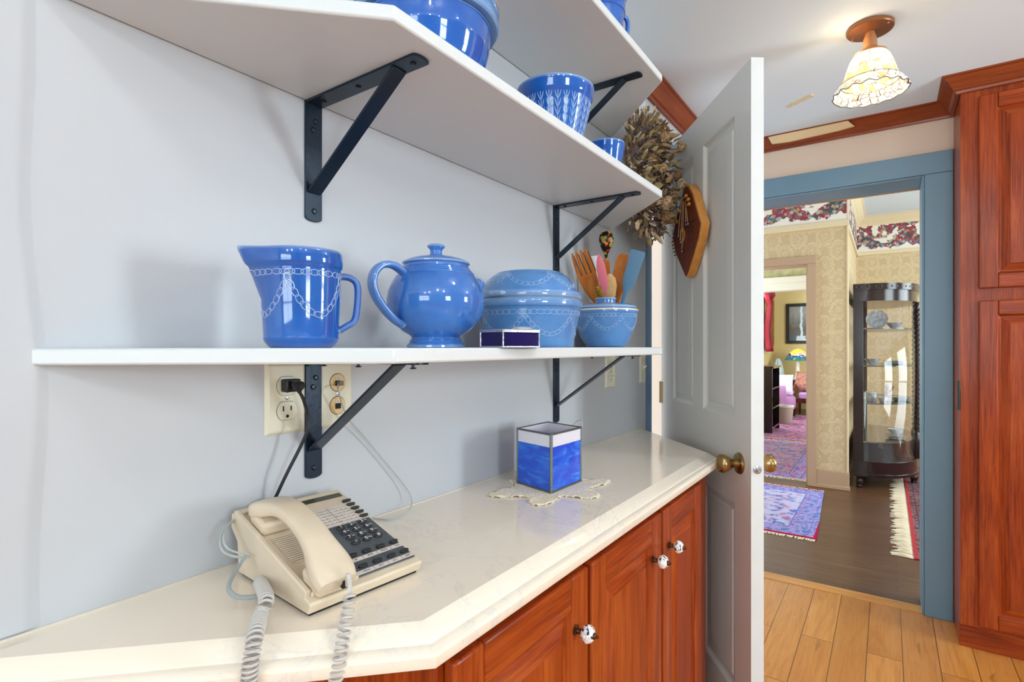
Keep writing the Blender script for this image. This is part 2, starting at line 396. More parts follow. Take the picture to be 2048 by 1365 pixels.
def crown(mb, p0, p1, inward, z0, z1, proj, M=None):
    """moulding running from p0 to p1 (xy), inward = unit xy vector into the room"""
    h = z1-z0; prof = [(0, 0), (.012, 0), (.014, .14*h), (.022, .2*h), (.026, .3*h), (.32*proj+.012, .42*h), (.6*proj, .66*h), (.8*proj, .80*h), (.84*proj, .86*h), (proj, .9*h), (proj, h), (0, h)]
    v = []; n = len(prof)
    for p in (p0, p1):
        for a, b in prof: v.append((p[0]+inward[0]*a, p[1]+inward[1]*a, z0+b))
    mb.add(v, [tuple(range(n)), tuple(reversed(range(n, 2*n)))]+[(k, n+k, n+(k+1) % n, (k+1) % n) for k in range(n)])
def crown_path(mb, pts, z0, z1, proj):
    """pts: list of (wall xy, mitre offset xy); profile interpolated along the offset"""
    h = z1-z0; prof = [(0, 0), (.2, 0), (.23, .14), (.36, .2), (.42, .3), (.5, .42), (.66, .66), (.8, .80), (.84, .86), (1, .9), (1, 1), (0, 1)]
    n = len(prof); v = []
    for (x, y), (ox, oy) in pts:
        for a, b in prof: v.append((x+ox*a, y+oy*a, z0+b*h))
    f = [tuple(range(n)), tuple(reversed(range((len(pts)-1)*n, len(pts)*n)))]
    for i in range(len(pts)-1): f += [(i*n+k, (i+1)*n+k, (i+1)*n+(k+1) % n, i*n+(k+1) % n) for k in range(n)]
    mb.add(v, f)
q = .062
mb = MB(); crown_path(mb, [((RC, 2.03), (q, 0)), ((RC, 3.13), (q, -q))], 2.262, CE, q); st(mb.build('trim_2', crown_y, ang=25))
mb = MB(); crown_path(mb, [((RC, 3.13), (q, -q)), ((1.02, 3.13), (-q, -q)), ((1.02, 2.86), (-q, -q)), ((2.3, 2.86), (0, -q))], 2.278, CE, q)
tr = st(mb.build('trim_3', crown_x, ang=25))
# bare strip of the far crown where the finish has been torn off
mb = MB()
up = [(.265, .98), (.30, 1.0), (.44, .99), (.60, 1.0), (.62, .98)]; lo = [(.28, .45), (.36, .36), (.48, .42), (.58, .46), (.645, .56)]
vs_ = []
for (x, t) in up+lo[::-1]:
    z = 2.278+t*(CE-2.278)*.9; off = q*(.42+.5*t); vs_.append((x, 3.13-off-.006, z))
f0 = [(0, 1, 8, 9), (1, 2, 7, 8), (2, 3, 6, 7), (3, 4, 5, 6)]
vs2 = [(x, y+.012, z) for x, y, z in vs_]; mb.add(vs_+vs2, f0+[tuple(10+i for i in reversed(f)) for f in f0]+[(i, i+10, (i+1) % 10+10, (i+1) % 10) for i in range(10)])
mb.build('bare_wood_patch', paint('bare_wood', rgb(226, 200, 156), .8), parent=tr, label='torn pale patch on the dark crown moulding')
mb = MB(); crown_path(mb, [((0, -2.6), (q, 0)), ((0, -1.2), (q, 0))], 2.262, CE, q); st(mb.build('trim_4', crown_y))

# far doorway casing (blue) and jamb
mb = MB()
mb.box(.917, 1.02, 3.112, 3.13, 0, 2.033); mb.box(0, 1.02, 3.112, 3.13, 2.033, 2.131)
mb.box(0, .10, 3.112, 3.13, 0, 2.033)
mb.box(.907, .917, 3.118, 3.13+TH, 0, 2.033); mb.box(.1, .11, 3.118, 3.13+TH, 0, 2.033); mb.box(.11, .907, 3.118, 3.13+TH, 2.023, 2.033)
st(mb.build('trim_5', blue_trim, bevel=.003))
mb = MB(); mb.box(0, .10, 3.33, 3.35, 0, 2.02); mb.box(.917, 1.02, 3.33, 3.35, 0, 2.02); mb.box(0, 1.02, 3.33, 3.35, 2.02, 2.13)
st(mb.build('trim_6', paint('tan_trim', rgb(196, 150, 110), .5), bevel=.003))
# near doorway in the left wall
mb = MB()
mb.box(RC, -.012, 2.022, 2.085, 0, 2.06); mb.box(RC, -.022, 2.085, 2.15, 0, 2.06)
mb.box(RC, -.012, 2.022, 3.09, 2.06, 2.15); mb.box(RC, -.012, 2.98, 3.08, 0, 2.06)
st(mb.build('trim_7', blue_deep, bevel=.003))
mb = MB(); mb.box(-.17, -.03, 2.15, 2.165, 0, 2.06); mb.box(-.17, -.03, 2.965, 2.98, 0, 2.06); mb.box(-.17, -.03, 2.165, 2.965, 2.045, 2.06)
jb = st(mb.build('trim_8', edge_white, bevel=.002))
for z in (1.458, 1.122): mb = MB(); mb.box(-.031, -.0285, 2.150, 2.165, z-.018, z+.016); mb.build('red_patch', paint('red_paper_scrap', rgb(160, 30, 50), .7), parent=jb, label='small red scrap on the white door jamb')
mb = MB(); mb.box(-1.6, -1.5, 1.2, 4.2, 0, 2.4)
g = G('red_spotted_paper'); v = g.coord(); vo = g.n('ShaderNodeTexVoronoi', {'Vector': v, 'Scale': 4.5}); n = g.noise(v, 25, 2)
dd = g.math('ADD', vo.outputs['Distance'], g.math('MULTIPLY', n, .3)); sp = g.math('LESS_THAN', dd, .40)
g.P(Base_Color=g.mix(sp, rgb(232, 230, 226), rgb(172, 30, 52)), Roughness=.7)
st(mb.build('wall_side_room', g.m))
area('window_and_fill_daylight', (-.5, 1.7, 1.6), (0, PI/2, 0), .6, .8, 3, DAY)  # fill lamp added to brighten the side room wall; no window there

# ------------------------------------------------------------------ open door
HX, HY = .0, 2.20; du = Vector((.598, -.8015, 0)); dn = Vector((-.8015, -.598, 0)); up3 = Vector((0, 0, 1))
DM = frame((HX, HY, 0), du, up3, dn)      # local x: hinge->latch, y: up, z: towards the camera side
door = bpy.data.objects.new('door_1', None); C.objects.link(door); door.location = (HX, HY, 0); door['kind'] = 'structure'
door.rotation_euler = (0, 0, math.atan2(du.y, du.x)); _M[door.name] = T(HX, HY, 0) @ Matrix.Rotation(math.atan2(du.y, du.x), 4, 'Z')
W, H0, H1, TK = .788, .012, 2.028, .035
pan = [(.140, .362, 1.03, 1.917), (.448, .690, 1.03, 1.917), (.140, .362, .235, .79), (.448, .690, .235, .79)]
mb = MB()
for a, b in ((0, .140), (.362, .448), (.690, W)): mb.box(a, b, H0, H1, -TK, 0, M=DM)
for a, b in ((.140, .362), (.448, .690)):
    for c, d in ((H0, .235), (.79, 1.03), (1.917, H1)): mb.box(a, b, c, d, -TK, 0, M=DM)
leaf = mb.build('door_leaf', [door_white], parent=door)
mb = MB()
for s_ in (0, 1):
    MM = DM if s_ == 0 else DM @ T(0, 0, -TK) @ Matrix.Diagonal((1, 1, -1, 1))
    for a, b, c, d in pan:
        steps = [(0, 0), (.004, -.001), (.009, -.006), (.015, -.010), (.030, -.011), (.036, -.0075), (.062, -.0045), (.064, -.0045)]
        for j in range(len(steps)-1):
            (e0, h0), (e1, h1) = steps[j], steps[j+1]
            A = [(a+e0, c+e0, h0), (b-e0, c+e0, h0), (b-e0, d-e0, h0), (a+e0, d-e0, h0)]; B = [(a+e1, c+e1, h1), (b-e1, c+e1, h1), (b-e1, d-e1, h1), (a+e1, d-e1, h1)]
            f = [(k, (k+1) % 4, 4+(k+1) % 4, 4+k) for k in range(4)]
            if s_: f = [tuple(reversed(x)) for x in f]
            mb.add(A+B, f, 0, MM)
        e, h = steps[-1]; f = [(0, 1, 2, 3)] if not s_ else [(3, 2, 1, 0)]
        mb.add([(a+e, c+e, h), (b-e, c+e, h), (b-e, d-e, h), (a+e, d-e, h)], f, 0, MM)
mb.build('panel', door_white, parent=door, ang=10)
mb = MB(); mb.box(W, W+.0015, H0, H1, -TK, 0, M=DM); mb.build('latch_edge', edge_white, parent=door, label='worn white latch edge of the door')
knob_prof = [(0, 0), (.030, 0), (.031, .003), (.028, .007), (.016, .009), (.0125, .013), (.012, .022), (.014, .026), (.020, .032), (.0255, .044), (.0265, .052), (.024, .058), (.020, .0595), (.018, .0575), (0, .0565)]
kc = (.722, .908)
for s_ in (0, 1):
    MM = DM @ T(kc[0], kc[1], 0) if s_ == 0 else DM @ T(kc[0], kc[1], -TK) @ Matrix.Rotation(PI, 4, 'Y')
    MB().lathe(knob_prof, 40, M=MM).build('door_knob', brass, parent=door, label='rounded brass knob on the %s side' % ('near' if not s_ else 'far'))
MM = frame(DM @ Vector((W+.0015, .905, -TK/2)), tuple(up3), tuple(-dn), tuple(du))
mb = MB(); mb.lathe([(0, .0002), (.0115, .0002), (.0115, .0016), (.0095, .002), (0, .002)], 28, M=MM); mb.box(-.006, .006, -.004, .005, .002, .009, 0, MM)
mb.build('latch', silver, parent=door, bevel=.0006)
for z in (.35, 1.05, 1.8):
    mb = MB(); mb.lathe([(0, -.045), (.006, -.045), (.006, .045), (0, .045)], 16, M=DM @ T(-.006, z, .001) @ Matrix.Rotation(PI/2, 4, 'X'))
    mb.box(0, .02, z-.044, z+.044, .0, .002, M=DM); mb.build('hinge', brass, parent=door)

# ------------------------------------------------------------------ counter
def inset(poly, d):          # simple: polygon (wall,corner,corner,wall) with 45 degree ends
    return poly
Z0 = .885; ZT = .924
yL, yR = .105, 2.01
prof = [(.036, ZT), (.0145, ZT-.0125), (.0125, ZT-.0150), (.0105, ZT-.0158), (.006, ZT-.0168), (.002, ZT-.0195), (0, ZT-.0235), (.0, Z0+.008), (.002, Z0+.0025), (.006, Z0)]  # (inset from outer, z)
XO = .372
def cpoly(i):
    # outer line x = XO-i ; diagonals offset inward by i
    k = i*math.sqrt(2)
    yl = yL-.045+k; yr = yR+.02-k
    x = XO-i
    return [(0.001, yl+.0), (x, yl+x), (x, yr-x*1.0), (0.001, yr)]
mb = MB(); N = 4; vs_ = []
for i, z in prof: vs_ += [(x, y, z) for x, y in cpoly(i)]
fs = [tuple(range(4))] + [tuple(reversed(range((len(prof)-1)*4, len(prof)*4)))]
for j in range(len(prof)-1):
    for k in range(4): fs.append((j*4+k, (j+1)*4+k, (j+1)*4+(k+1) % 4, j*4+(k+1) % 4))
mb.add(vs_, fs)
ct = mb.build('countertop', quartz_m, ang=24)
tag(ct, 'white veined quartz countertop with a sloped, rounded edge on the cherry base cabinet', 'countertop')
mb = MB(); mb.box(.0, .0022, .12, 2.0, ZT, ZT+.003); mb.build('caulk_line', paint('caulk', rgb(214, 206, 192), .6), parent=ct)

# ------------------------------------------------------------------ cabinets
def cab_door(root, M, w_, h_, knob, gm, hinges=True):
    """local x right, y up, z out; mats: 0 vertical 1 horizontal"""
    s_ = .058; t = .020
    mb = MB(); mb.box(0, s_, 0, h_, 0, t, 0, M); mb.box(w_-s_, w_, 0, h_, 0, t, 0, M)
    mb.box(s_, w_-s_, 0, s_, 0, t-.0004, 1, M); mb.box(s_, w_-s_, h_-s_, h_, 0, t-.0004, 1, M)
    d = mb.build('door', [cherry_v, gm], parent=root, bevel=.0045, seg=3)
    mb = MB(); a, b, c, e = s_, w_-s_, s_, h_-s_
    st_ = [(0, .016), (.006, .009), (.010, .009), (.034, .0165), (.036, .0185)]
    for j in range(len(st_)-1):
        (e0, h0), (e1, h1) = st_[j], st_[j+1]
        A = [(a+e0, c+e0, h0), (b-e0, c+e0, h0), (b-e0, e-e0, h0), (a+e0, e-e0, h0)]; B = [(a+e1, c+e1, h1), (b-e1, c+e1, h1), (b-e1, e-e1, h1), (a+e1, e-e1, h1)]
        for k in range(4): mb.add([A[k], A[(k+1) % 4], B[(k+1) % 4], B[k]], [(0, 1, 2, 3)], 1 if k % 2 == 0 else 0, M)
    e1, h1 = st_[-1]; mb.add([(a+e1, c+e1, h1), (b-e1, c+e1, h1), (b-e1, e-e1, h1), (a+e1, e-e1, h1)], [(0, 1, 2, 3)], 0, M)
    mb.build('panel', [cherry_v, gm], parent=d, ang=10)
    if knob:
        kx, ky = knob; KM = M @ T(kx, ky, t)
        kn = MB().lathe([(0, 0), (.0085, 0), (.0085, .002), (.005, .004), (.0042, .010), (.006, .0115), (.006, .0125), (0, .0125)], 20, 1, M=KM)
        kn.lathe([(0, .033), (.0055, .033), (.0052, .0355), (.0025, .038), (.0022, .041), (0, .042)], 16, 1, M=KM)
        def lob(a, r, z): return (r*(1+.07*abs(math.cos(4*a)) - .04), z)
        kn.lathe([(0, .0115), (.006, .012), (.0115, .0155), (.0145, .0215), (.0145, .025), (.012, .030), (.007, .0335), (0, .034)], 48, 0, M=KM, fn=lob)
        kn.build('knob', [knob_m, dark_brass], parent=d, label='melon-shaped white ceramic knob with dark brush marks')
    return d
g = G('painted_ceramic'); v = g.coord(); n = g.noise(g.n('ShaderNodeMapping', {'Vector': v, 'Rotation': (.6, .3, .5), 'Scale': (1, 1, .5)}).outputs[0], 210, 2, .4, .4)
g.P(Base_Color=g.ramp(n, [(.0, rgb(30, 36, 70)), (.40, rgb(34, 40, 80)), (.45, rgb(240, 236, 230))]), Roughness=.08, Coat_Weight=.6); knob_m = g.m
FX = .334
lc = thing('base_cabinet', 'cherry base cabinet with three raised-panel doors under the white countertop', 'cabinet', (0.2, 1.0, 0))
body = [(0.003, .135), (FX-.0, .135+FX), (FX, 1.635), (0.003, 1.96)]
mb = MB(); mb.prism(body, .1, Z0, 1, mi_side=0); kick = [(0.003, .20), (FX-.06, .135+FX+.01), (FX-.06, 1.62), (0.003, 1.88)]; mb.prism(kick, 0, .1, 0)
mb.build('cabinet_body', [cherry_v, cherry_y], parent=lc, bevel=.002)
for (a, b, ks) in ((.484, .832, 1), (.846, 1.198, 2), (1.214, 1.520, 0)):
    M = frame((FX, a, .13), (0, 1, 0), (0, 0, 1), (1, 0, 0)); wd = b-a
    cab_door(lc, M, wd, .862-.13, ((wd-.048 if ks == 1 else wd-.058) if ks else .032, .773-.13), cherry_y)
mb = MB(); mb.box(FX, FX+.004, .836, .843, .745, .775); mb.build('hinge', dark_brass, parent=lc)

pc = thing('pantry_cabinet', 'tall cherry pantry cabinet with raised-panel doors reaching the ceiling crown', 'cabinet', (1.62, 2.99, 0))
mb = MB(); mb.box(1.022, 2.3, 2.862, 3.128, .1, 2.335, 0); mb.box(1.022, 2.3, 2.89, 3.128, 0, .1, 1)
mb.build('cabinet_body', [cherry_v, cherry_x], parent=pc, bevel=.0015)
for x0, x1 in ((1.078, 1.66), (1.69, 2.26)):
    for z0, z1 in ((.112, 1.425), (1.475, 2.250)):
        M = frame((x0, 2.862, z0), (1, 0, 0), (0, 0, 1), (0, -1, 0)); cab_door(pc, M, x1-x0, z1-z0, None, cherry_x)
mb = MB(); mb.box(1.012, 1.022, 2.856, 2.875, .98, 1.06); mb.lathe([(0, -.05), (.004, -.05), (.004, .05), (0, .05)], 12, M=T(1.016, 2.855, 1.05)); mb.build('hinge', black_pl, parent=pc, label='black iron hinge knuckle')

# ------------------------------------------------------------------ shelves + brackets
SP = [(0.001, .178), (.281, .455), (.281, 1.41), (0.001, 1.70)]
shelf_lbl = {1.2385: 'lowest white painted wall shelf, holding the jug, teapot and lidded dishes',
             1.660: 'middle white painted wall shelf, holding three blue bowls', 1.972: 'highest white painted wall shelf, cut off by the top of the photo'}
ZS = [1.2385, 1.660, 1.972]
for zt in ZS:
    o = MB().prism(SP, zt-.0195, zt).build('wall_shelf', shelf_white, bevel=.003, seg=2)
    tag(o, shelf_lbl[zt], 'shelf', 'white shelves on the left wall')
def bracket(y, zt, lab):
    r = thing('shelf_bracket', lab, 'bracket', (0, y, zt), 0, 'black iron shelf brackets')
    w_ = .0155; L = .195; A = .252
    def rp(n=6): return [(w_*math.cos(PI*k/n), w_*.35*math.sin(PI*k/n)) for k in range(n+1)]
    mb = MB()
    poly = [(-w_, 0), (w_, 0)]+[(x, -(L-.006)-yv) for x, yv in [(w_*math.cos(PI*k/8), w_*.4*math.sin(PI*k/8)) for k in range(9)]]
    poly = [(-w_, 0)]+[(-w_*math.cos(PI*k/8), -(L-.006)-w_*.4*math.sin(PI*k/8)) for k in range(9)]+[(w_, 0)]
    mb.prism(poly, .0, .004, M=frame((0.0, 0, 0), (0, 1, 0), (0, 0, 1), (1, 0, 0)))
    mb.build('wall_arm', iron, parent=r, local=True, bevel=.0008)
    mb = MB(); poly = [(0, -w_), (A-.006, -w_)]+[(A-.006+w_*.4*math.sin(PI*k/8), -w_*math.cos(PI*k/8)) for k in range(1, 8)]+[(A-.006, w_), (0, w_)]
    mb.prism(poly, -.004, 0.0); mb.build('shelf_arm', iron, parent=r, local=True, bevel=.0008)
    mb = MB(); a = Vector((.004, 0, -.148)); b = Vector((.205, 0, -.004)); t = (b-a).normalized(); n = Vector((-t.z, 0, t.x))
    M = frame(a, tuple(t), (0, 1, 0), tuple(n)); ln = (b-a).length
    mb.add([(0, -.0122, -.0020), (ln, -.0122, -.0020), (ln, .0122, -.0020), (0, .0122, -.0020), (0, -.0122, .0020), (ln, -.0122, .0020), (ln, .0122, .0020), (0, .0122, .0020)],
           [(0, 3, 2, 1), (4, 5, 6, 7), (0, 1, 5, 4), (1, 2, 6, 5), (2, 3, 7, 6), (3, 0, 4, 7)], 0, M)
    mb.build('brace', iron, parent=r, local=True, bevel=.0006)
    sp = [(0, .0), (.0042, .0), (.0044, .0012), (.003, .0026), (0, .003)]
    for z, yy in ((-.030, .003), (-.045, -.002), (-.178, 0)):
        m2 = MB().lathe(sp, 14, M=frame((.004, yy, z), (0, 1, 0), (0, 0, 1), (1, 0, 0))); m2.build('screw', screw_m, parent=r, local=True)
    for x in (.03, .115, .232):
        m2 = MB().lathe(sp if zt > 1.3 else [(0, .0), (.0022, .0), (.0022, .004), (.0046, .0045), (.0044, .006), (0, .007)], 14, M=frame((x, 0, -.004), (1, 0, 0), (0, -1, 0), (0, 0, -1))); m2.build('screw', screw_m, parent=r, local=True)
zb = [z-.0195 for z in ZS]
bracket(.535, zb[0], 'black iron bracket under the lowest shelf, beside the wall outlets'); bracket(1.325, zb[0], 'black iron bracket under the lowest shelf, behind the stained glass candle box')
bracket(.535, zb[1], 'large near black iron bracket under the middle shelf, above the jug'); bracket(1.325, zb[1], 'black iron bracket under the middle shelf, above the kitchen utensils')
bracket(1.335, zb[2], 'black iron bracket under the highest shelf, behind the patterned bowl'); 

# ------------------------------------------------------------------ pottery
def rfun(prof):
    def f(z):
        for (r0, z0), (r1, z1) in zip(prof, prof[1:]):
            if z0 <= z <= z1 and z1 > z0: return r0+(r1-r0)*(z-z0)/(z1-z0)
        return prof[-1][0]
    return f
def chain(mb, rf, path, lw=.0062, lh=.0034, tr_=.0006, mi=0, M=None, fn=None):
    """oval links laid along path of (theta, z) on a turned surface"""
    pts = []
    for (a0, z0), (a1, z1) in zip(path, path[1:]):
        for k in range(24): t = k/24; pts.append((a0+(a1-a0)*t, z0+(z1-z0)*t))
    acc = 0; last = None; nxt = 0; step = lw*1.62; i = 0
    for j in range(1, len(pts)):
        a, z = pts[j]; a_, z_ = pts[j-1]; r = rf(z); ds = math.hypot((a-a_)*r, z-z_); acc += ds
        if acc >= nxt:
            nxt += step; i += 1; ta = math.atan2(z-z_, (a-a_)*r)
            ring = []
            for k in range(12):
                q_ = 2*PI*k/12; du_ = lw*math.cos(q_); dv = lh*math.sin(q_)
                x = du_*math.cos(ta)-dv*math.sin(ta); y = du_*math.sin(ta)+dv*math.cos(ta)
                zz = z+y; rr = rf(zz)+.0001; aa = a+x/r
                if fn: rr, zz = fn(aa, rr, zz)
                ring.append((rr*math.cos(aa), rr*math.sin(aa), zz))
            mb.tube(ring, tr_, 6, mi, closed=True, M=M)
def swag(a0, a1, z0, sag, n=10): return [(a0+(a1-a0)*k/n, z0-sag*(1-(2*k/n-1)**2)) for k in range(n+1)]
SZ = 1.2385
# jug
jl = (.155, .412); j = thing('stoneware_jug', 'cobalt blue glazed jug with moulded chain swags, first at the left of the shelf', 'jug', (jl[0], jl[1], SZ))
vd = Vector((jl[0]-.775, jl[1], 0)).normalized()
lv = Vector((-vd.y, vd.x, 0)); la = math.atan2(lv.y, lv.x)
def spout(a, r, z):
    d = (a-la-.03+PI) % (2*PI)-PI
    s_ = max(0, (z-.066)/.058); k = math.exp(-abs(d/.33)**1.3)
    return (r+.027*(s_**1.2)*k*(1 if r > .02 else 0), z+.003*k*s_*s_)
JP = [(0, .002), (.036, 0), (.039, .001), (.0445, .008), (.0455, .011), (.0462, .0125), (.0456, .014), (.0475, .06), (.0486, .098), (.0488, .101), (.0505, .103), (.0512, .107), (.0508, .119), (.0500, .1225), (.0485, .124)]
JI = [(.046, .122), (.0445, .115), (.0435, .06), (.040, .012), (0, .008)]
mb = MB(); mb.lathe(JP+JI, 96, 0, fn=spout); mb.lathe([(0, .0001), (.0362, .0001), (.0392, .0014)], 64, 1)
jr = rfun([(r, z) for r, z in JP])
camj = math.atan2(-vd.y, -vd.x)
for k in range(4):
    a0 = camj-.35+k*PI/2-PI/2*.0
    chain(mb, jr, [(a0, .0925), (a0+PI/2, .0925)], M=None, fn=spout)
    chain(mb, jr, swag(a0, a0+PI/2, .086, .045), fn=spout)
mb.build('body', [glaze_jug, rim_clay], parent=j, local=True, ang=40)
hd = -lv; pts = [hd*.047+Vector((0, 0, .094)), hd*.058+Vector((0, 0, .0935)), hd*.067+Vector((0, 0, .088)), hd*.0700+Vector((0, 0, .076)), hd*.0685+Vector((0, 0, .050)), hd*.065+Vector((0, 0, .036)), hd*.056+Vector((0, 0, .029)), hd*.045+Vector((0, 0, .022))]
MB().tube(arc_pts(pts, 6), .0062, 14, flat=(.75, 1.15)).build('handle', glaze_jug, parent=j, local=True)
# teapot
tl = (.155, .664); t_ = thing('teapot', 'round blue glazed teapot with knobbed lid, between the jug and the covered casserole', 'teapot', (tl[0], tl[1], SZ))
vd = Vector((tl[0]-.775, tl[1], 0)).normalized(); lv = Vector((-vd.y, vd.x, 0))
TP = [(0, .002), (.046, 0), (.0485, .001), (.0485, .004), (.046, .0075), (.044, .009), (.0445, .011), (.042, .014), (.0405, .017), (.043, .020), (.056, .0275), (.068, .039), (.0765, .054), (.0808, .070), (.0812, .080), (.079, .094), (.073, .109), (.0665, .119), (.0645, .1215), (.0640, .1235), (.0615, .125), (.0608, .1272), (.0582, .1288), (.0575, .131), (.055, .1328), (.0545, .136), (.052, .138)]
mb = MB(); mb.lathe(TP+[(.049, .137), (.05, .12), (.0, .12)], 96); mb.build('body', glaze_tea, parent=t_, local=True, ang=30)
LP_ = [(0, .1375), (.053, .1375), (.0565, .1395), (.0565, .1415), (.054, .1435), (.045, .1475), (.030, .1515), (.014, .154), (.0105, .156), (.0098, .160), (.0105, .164), (.0145, .168), (.0150, .1705), (.012, .1728), (0, .1738)]
MB().lathe(LP_, 72).build('lid', glaze_tea, parent=t_, local=True, ang=45)
hdir = (lv*.80-vd*.60).normalized()
pts = [hdir*.062+Vector((0, 0, .119)), hdir*.082+Vector((0, 0, .129)), hdir*.102+Vector((0, 0, .128)), hdir*.116+Vector((0, 0, .116)), hdir*.120+Vector((0, 0, .098)), hdir*.114+Vector((0, 0, .079)), hdir*.099+Vector((0, 0, .060)), hdir*.082+Vector((0, 0, .045)), hdir*.066+Vector((0, 0, .036))]
side = hdir.cross(Vector((0, 0, 1)))
mb = MB()
for o_, r_ in ((-.0045, .0052), (.0045, .0052), (0, .0058)): mb.tube(arc_pts([p+side*o_ for p in pts], 6), r_, 12)
mb.build('handle', glaze_tea, parent=t_, local=True)
sd = -hdir; pts = [sd*.066+Vector((0, 0, .06)), sd*.078+Vector((0, 0, .082)), sd*.088+Vector((0, 0, .104)), sd*.098+Vector((0, 0, .120))]
MB().tube(arc_pts(pts, 6), [.020-.0006*k for k in range(19)], 16).build('spout', glaze_tea, parent=t_, local=True)
# casserole
cl = (.150, .958); cs = thing('covered_casserole', 'large pale blue covered casserole with a domed lid and chain relief', 'casserole', (cl[0], cl[1], SZ))
vd = Vector((cl[0]-.775, cl[1], 0)).normalized(); ca = math.atan2(-vd.y, -vd.x)
CP = [(0, .002), (.088, 0), (.0915, .003), (.0935, .007), (.1035, .058), (.107, .076), (.1075, .080), (.111, .082), (.1125, .086), (.1122, .096), (.1105, .0985), (.1085, .0995)]
mb = MB(); mb.lathe(CP+[(.104, .0985), (.098, .08), (.088, .012), (0, .01)], 96); cr_ = rfun(CP)
mb.lathe([(.1085, .0992), (.1100, .1002), (.1085, .1008)], 96, 1)
for k in range(6):
    a0 = ca-.10+k*PI/3
    chain(mb, cr_, [(a0, .070), (a0+PI/3, .070)], .009, .0045, .0006); chain(mb, cr_, swag(a0, a0+PI/3, .064, .038), .0075, .004, .0006)
mb.build('bowl', [glaze_cas, rim_clay], parent=cs, local=True, ang=40)
LP = [(.104, .1005), (.1105, .101), (.1115, .104), (.1108, .112), (.1090, .114), (.1035, .1145), (.1005, .120), (.0955, .132), (.0885, .143), (.080, .1505), (.0735, .153), (.0720, .1555), (.0690, .157), (.060, .157), (.058, .1555), (0, .155)]
mb = MB(); mb.lathe(LP, 96); lr = rfun(LP)
for k in range(6):
    a0 = ca-.52+k*PI/3
    chain(mb, lr, swag(a0, a0+PI/3, .1475, .023), .0072, .0036, .0006)
ld = mb.build('lid', glaze_cas, parent=cs, local=True, ang=40)
a_ = ca-.62; p = Vector((math.cos(a_)*.111, math.sin(a_)*.111, .107)); tt = Vector((-math.sin(a_), math.cos(a_), 0))
MB().tube([p-tt*.020-Vector((math.cos(a_), math.sin(a_), 0))*.004, p-tt*.014, p, p+tt*.014, p+tt*.020-Vector((math.cos(a_), math.sin(a_), 0))*.004], [.003, .0055, .0062, .0055, .003], 12).build('lug', glaze_cas, parent=ld, local=True)
# covered bowl
bl = (.140, 1.358); cb = thing('covered_bowl', 'small blue lidded bowl with a cream rim line, in front of the kitchen utensils', 'bowl', (bl[0], bl[1], SZ))
vd = Vector((bl[0]-.775, bl[1], 0)).normalized(); ca = math.atan2(-vd.y, -vd.x)
BP = [(0, .002), (.044, 0), (.050, .001), (.055, .006), (.067, .026), (.077, .052), (.0825, .075), (.0845, .090), (.0862, .093), (.087, .096), (.0868, .0995)]
mb = MB(); mb.lathe(BP+[(.0855, .1035), (.083, .1035), (.079, .09), (.05, .01), (0, .008)], 80); br_ = rfun(BP)
mb.lathe([(.0868, .0985), (.0878, .0990), (.0878, .1020), (.0862, .1030)], 80, 1)
for k in range(6):
    a0 = ca-.50+k*PI/3
    chain(mb, br_, [(a0, .085), (a0+PI/3, .085)], .0075, .0042, .0007); chain(mb, br_, swag(a0, a0+PI/3, .080, .032), .0068, .0038, .0007)
mb.build('bowl', [glaze_cas, cream_glaze], parent=cb, local=True, ang=40)
mb = MB(); mb.lathe([(0, .104), (.080, .104), (.0825, .107), (.0805, .1125), (.070, .117), (.045, .1205), (.031, .122), (.0265, .1235), (.0270, .130), (.0290, .1320), (.0285, .1350), (.0260, .1355), (.0235, .133), (0, .132)], 80)
mb.build('lid', glaze_cas, parent=cb, local=True, ang=40)
# utensil crock behind
ul = (.072, 1.500); UZ = SZ; uc = thing('utensil_crock', 'blue crock holding the wooden and rubber utensils behind the small lidded bowl', 'crock', (ul[0], ul[1], SZ))
UP = [(0, .002), (.042, 0), (.046, .004), (.052, .05), (.056, .105), (.060, .112), (.0605, .122), (.058, .124), (.054, .118), (.050, .05), (.040, .01), (0, .008)]
MB().lathe(UP, 64).build('body', glaze_cas, parent=uc, local=True)

# ---- utensils: blade outlines in (along, width) placed by base point, tip point and facing
def uten(name, lab, base, tip, shape, th, m, cat, face=None, extra=None, grp='utensils in the blue crock'):
    """shape: list of (t along 0..1, half width) handle->tip; builds a flattened blade with rounded rim"""
    b = Vector(base); e = Vector(tip); ax = (e-b); L = ax.length; ax.normalize()
    f = Vector(face) if face else (CAMP-b); f = (f-ax*f.dot(ax)).normalized(); s_ = ax.cross(f)
    root = thing(name, lab, cat, tuple(b), 0, grp)
    return root, frame(b, tuple(s_), tuple(ax), tuple(f)), L
def blade(mb, M, L, shape, th, mi=0, cup=0):
    n = 9; v = []; f = []
    for t, w_, tk in shape:
        for side in (1, -1):
            for k in range(n):
                x = -1+2*k/(n-1); z = tk*.5*math.sqrt(max(0, 1-x*x*.92)) ; v.append((x*w_, t*L, side*z - cup*(1-x*x)*w_ if side == 1 else side*z - cup*(1-x*x)*w_))
    R_ = 2*n
    for i in range(len(shape)-1):
        for k in range(n-1):
            a = i*R_+k; f.append((a, a+1, a+R_+1, a+R_)); a = i*R_+n+k; f.append((a+1, a, a+R_, a+R_+1))
        f.append((i*R_, i*R_+R_, i*R_+R_+n, i*R_+n)); f.append((i*R_+n-1, i*R_+2*n-1, i*R_+R_+2*n-1, i*R_+R_+n-1))
    last = (len(shape)-1)*R_
    for base_ in (0, last):
        for k in range(n-1): f.append((base_+k, base_+k+1, base_+n+k+1, base_+n+k))
    mb.add(v, f, mi, M)
HB = .008
def ub(dx, dy): return (ul[0]+dx, ul[1]+dy, SZ+.012)
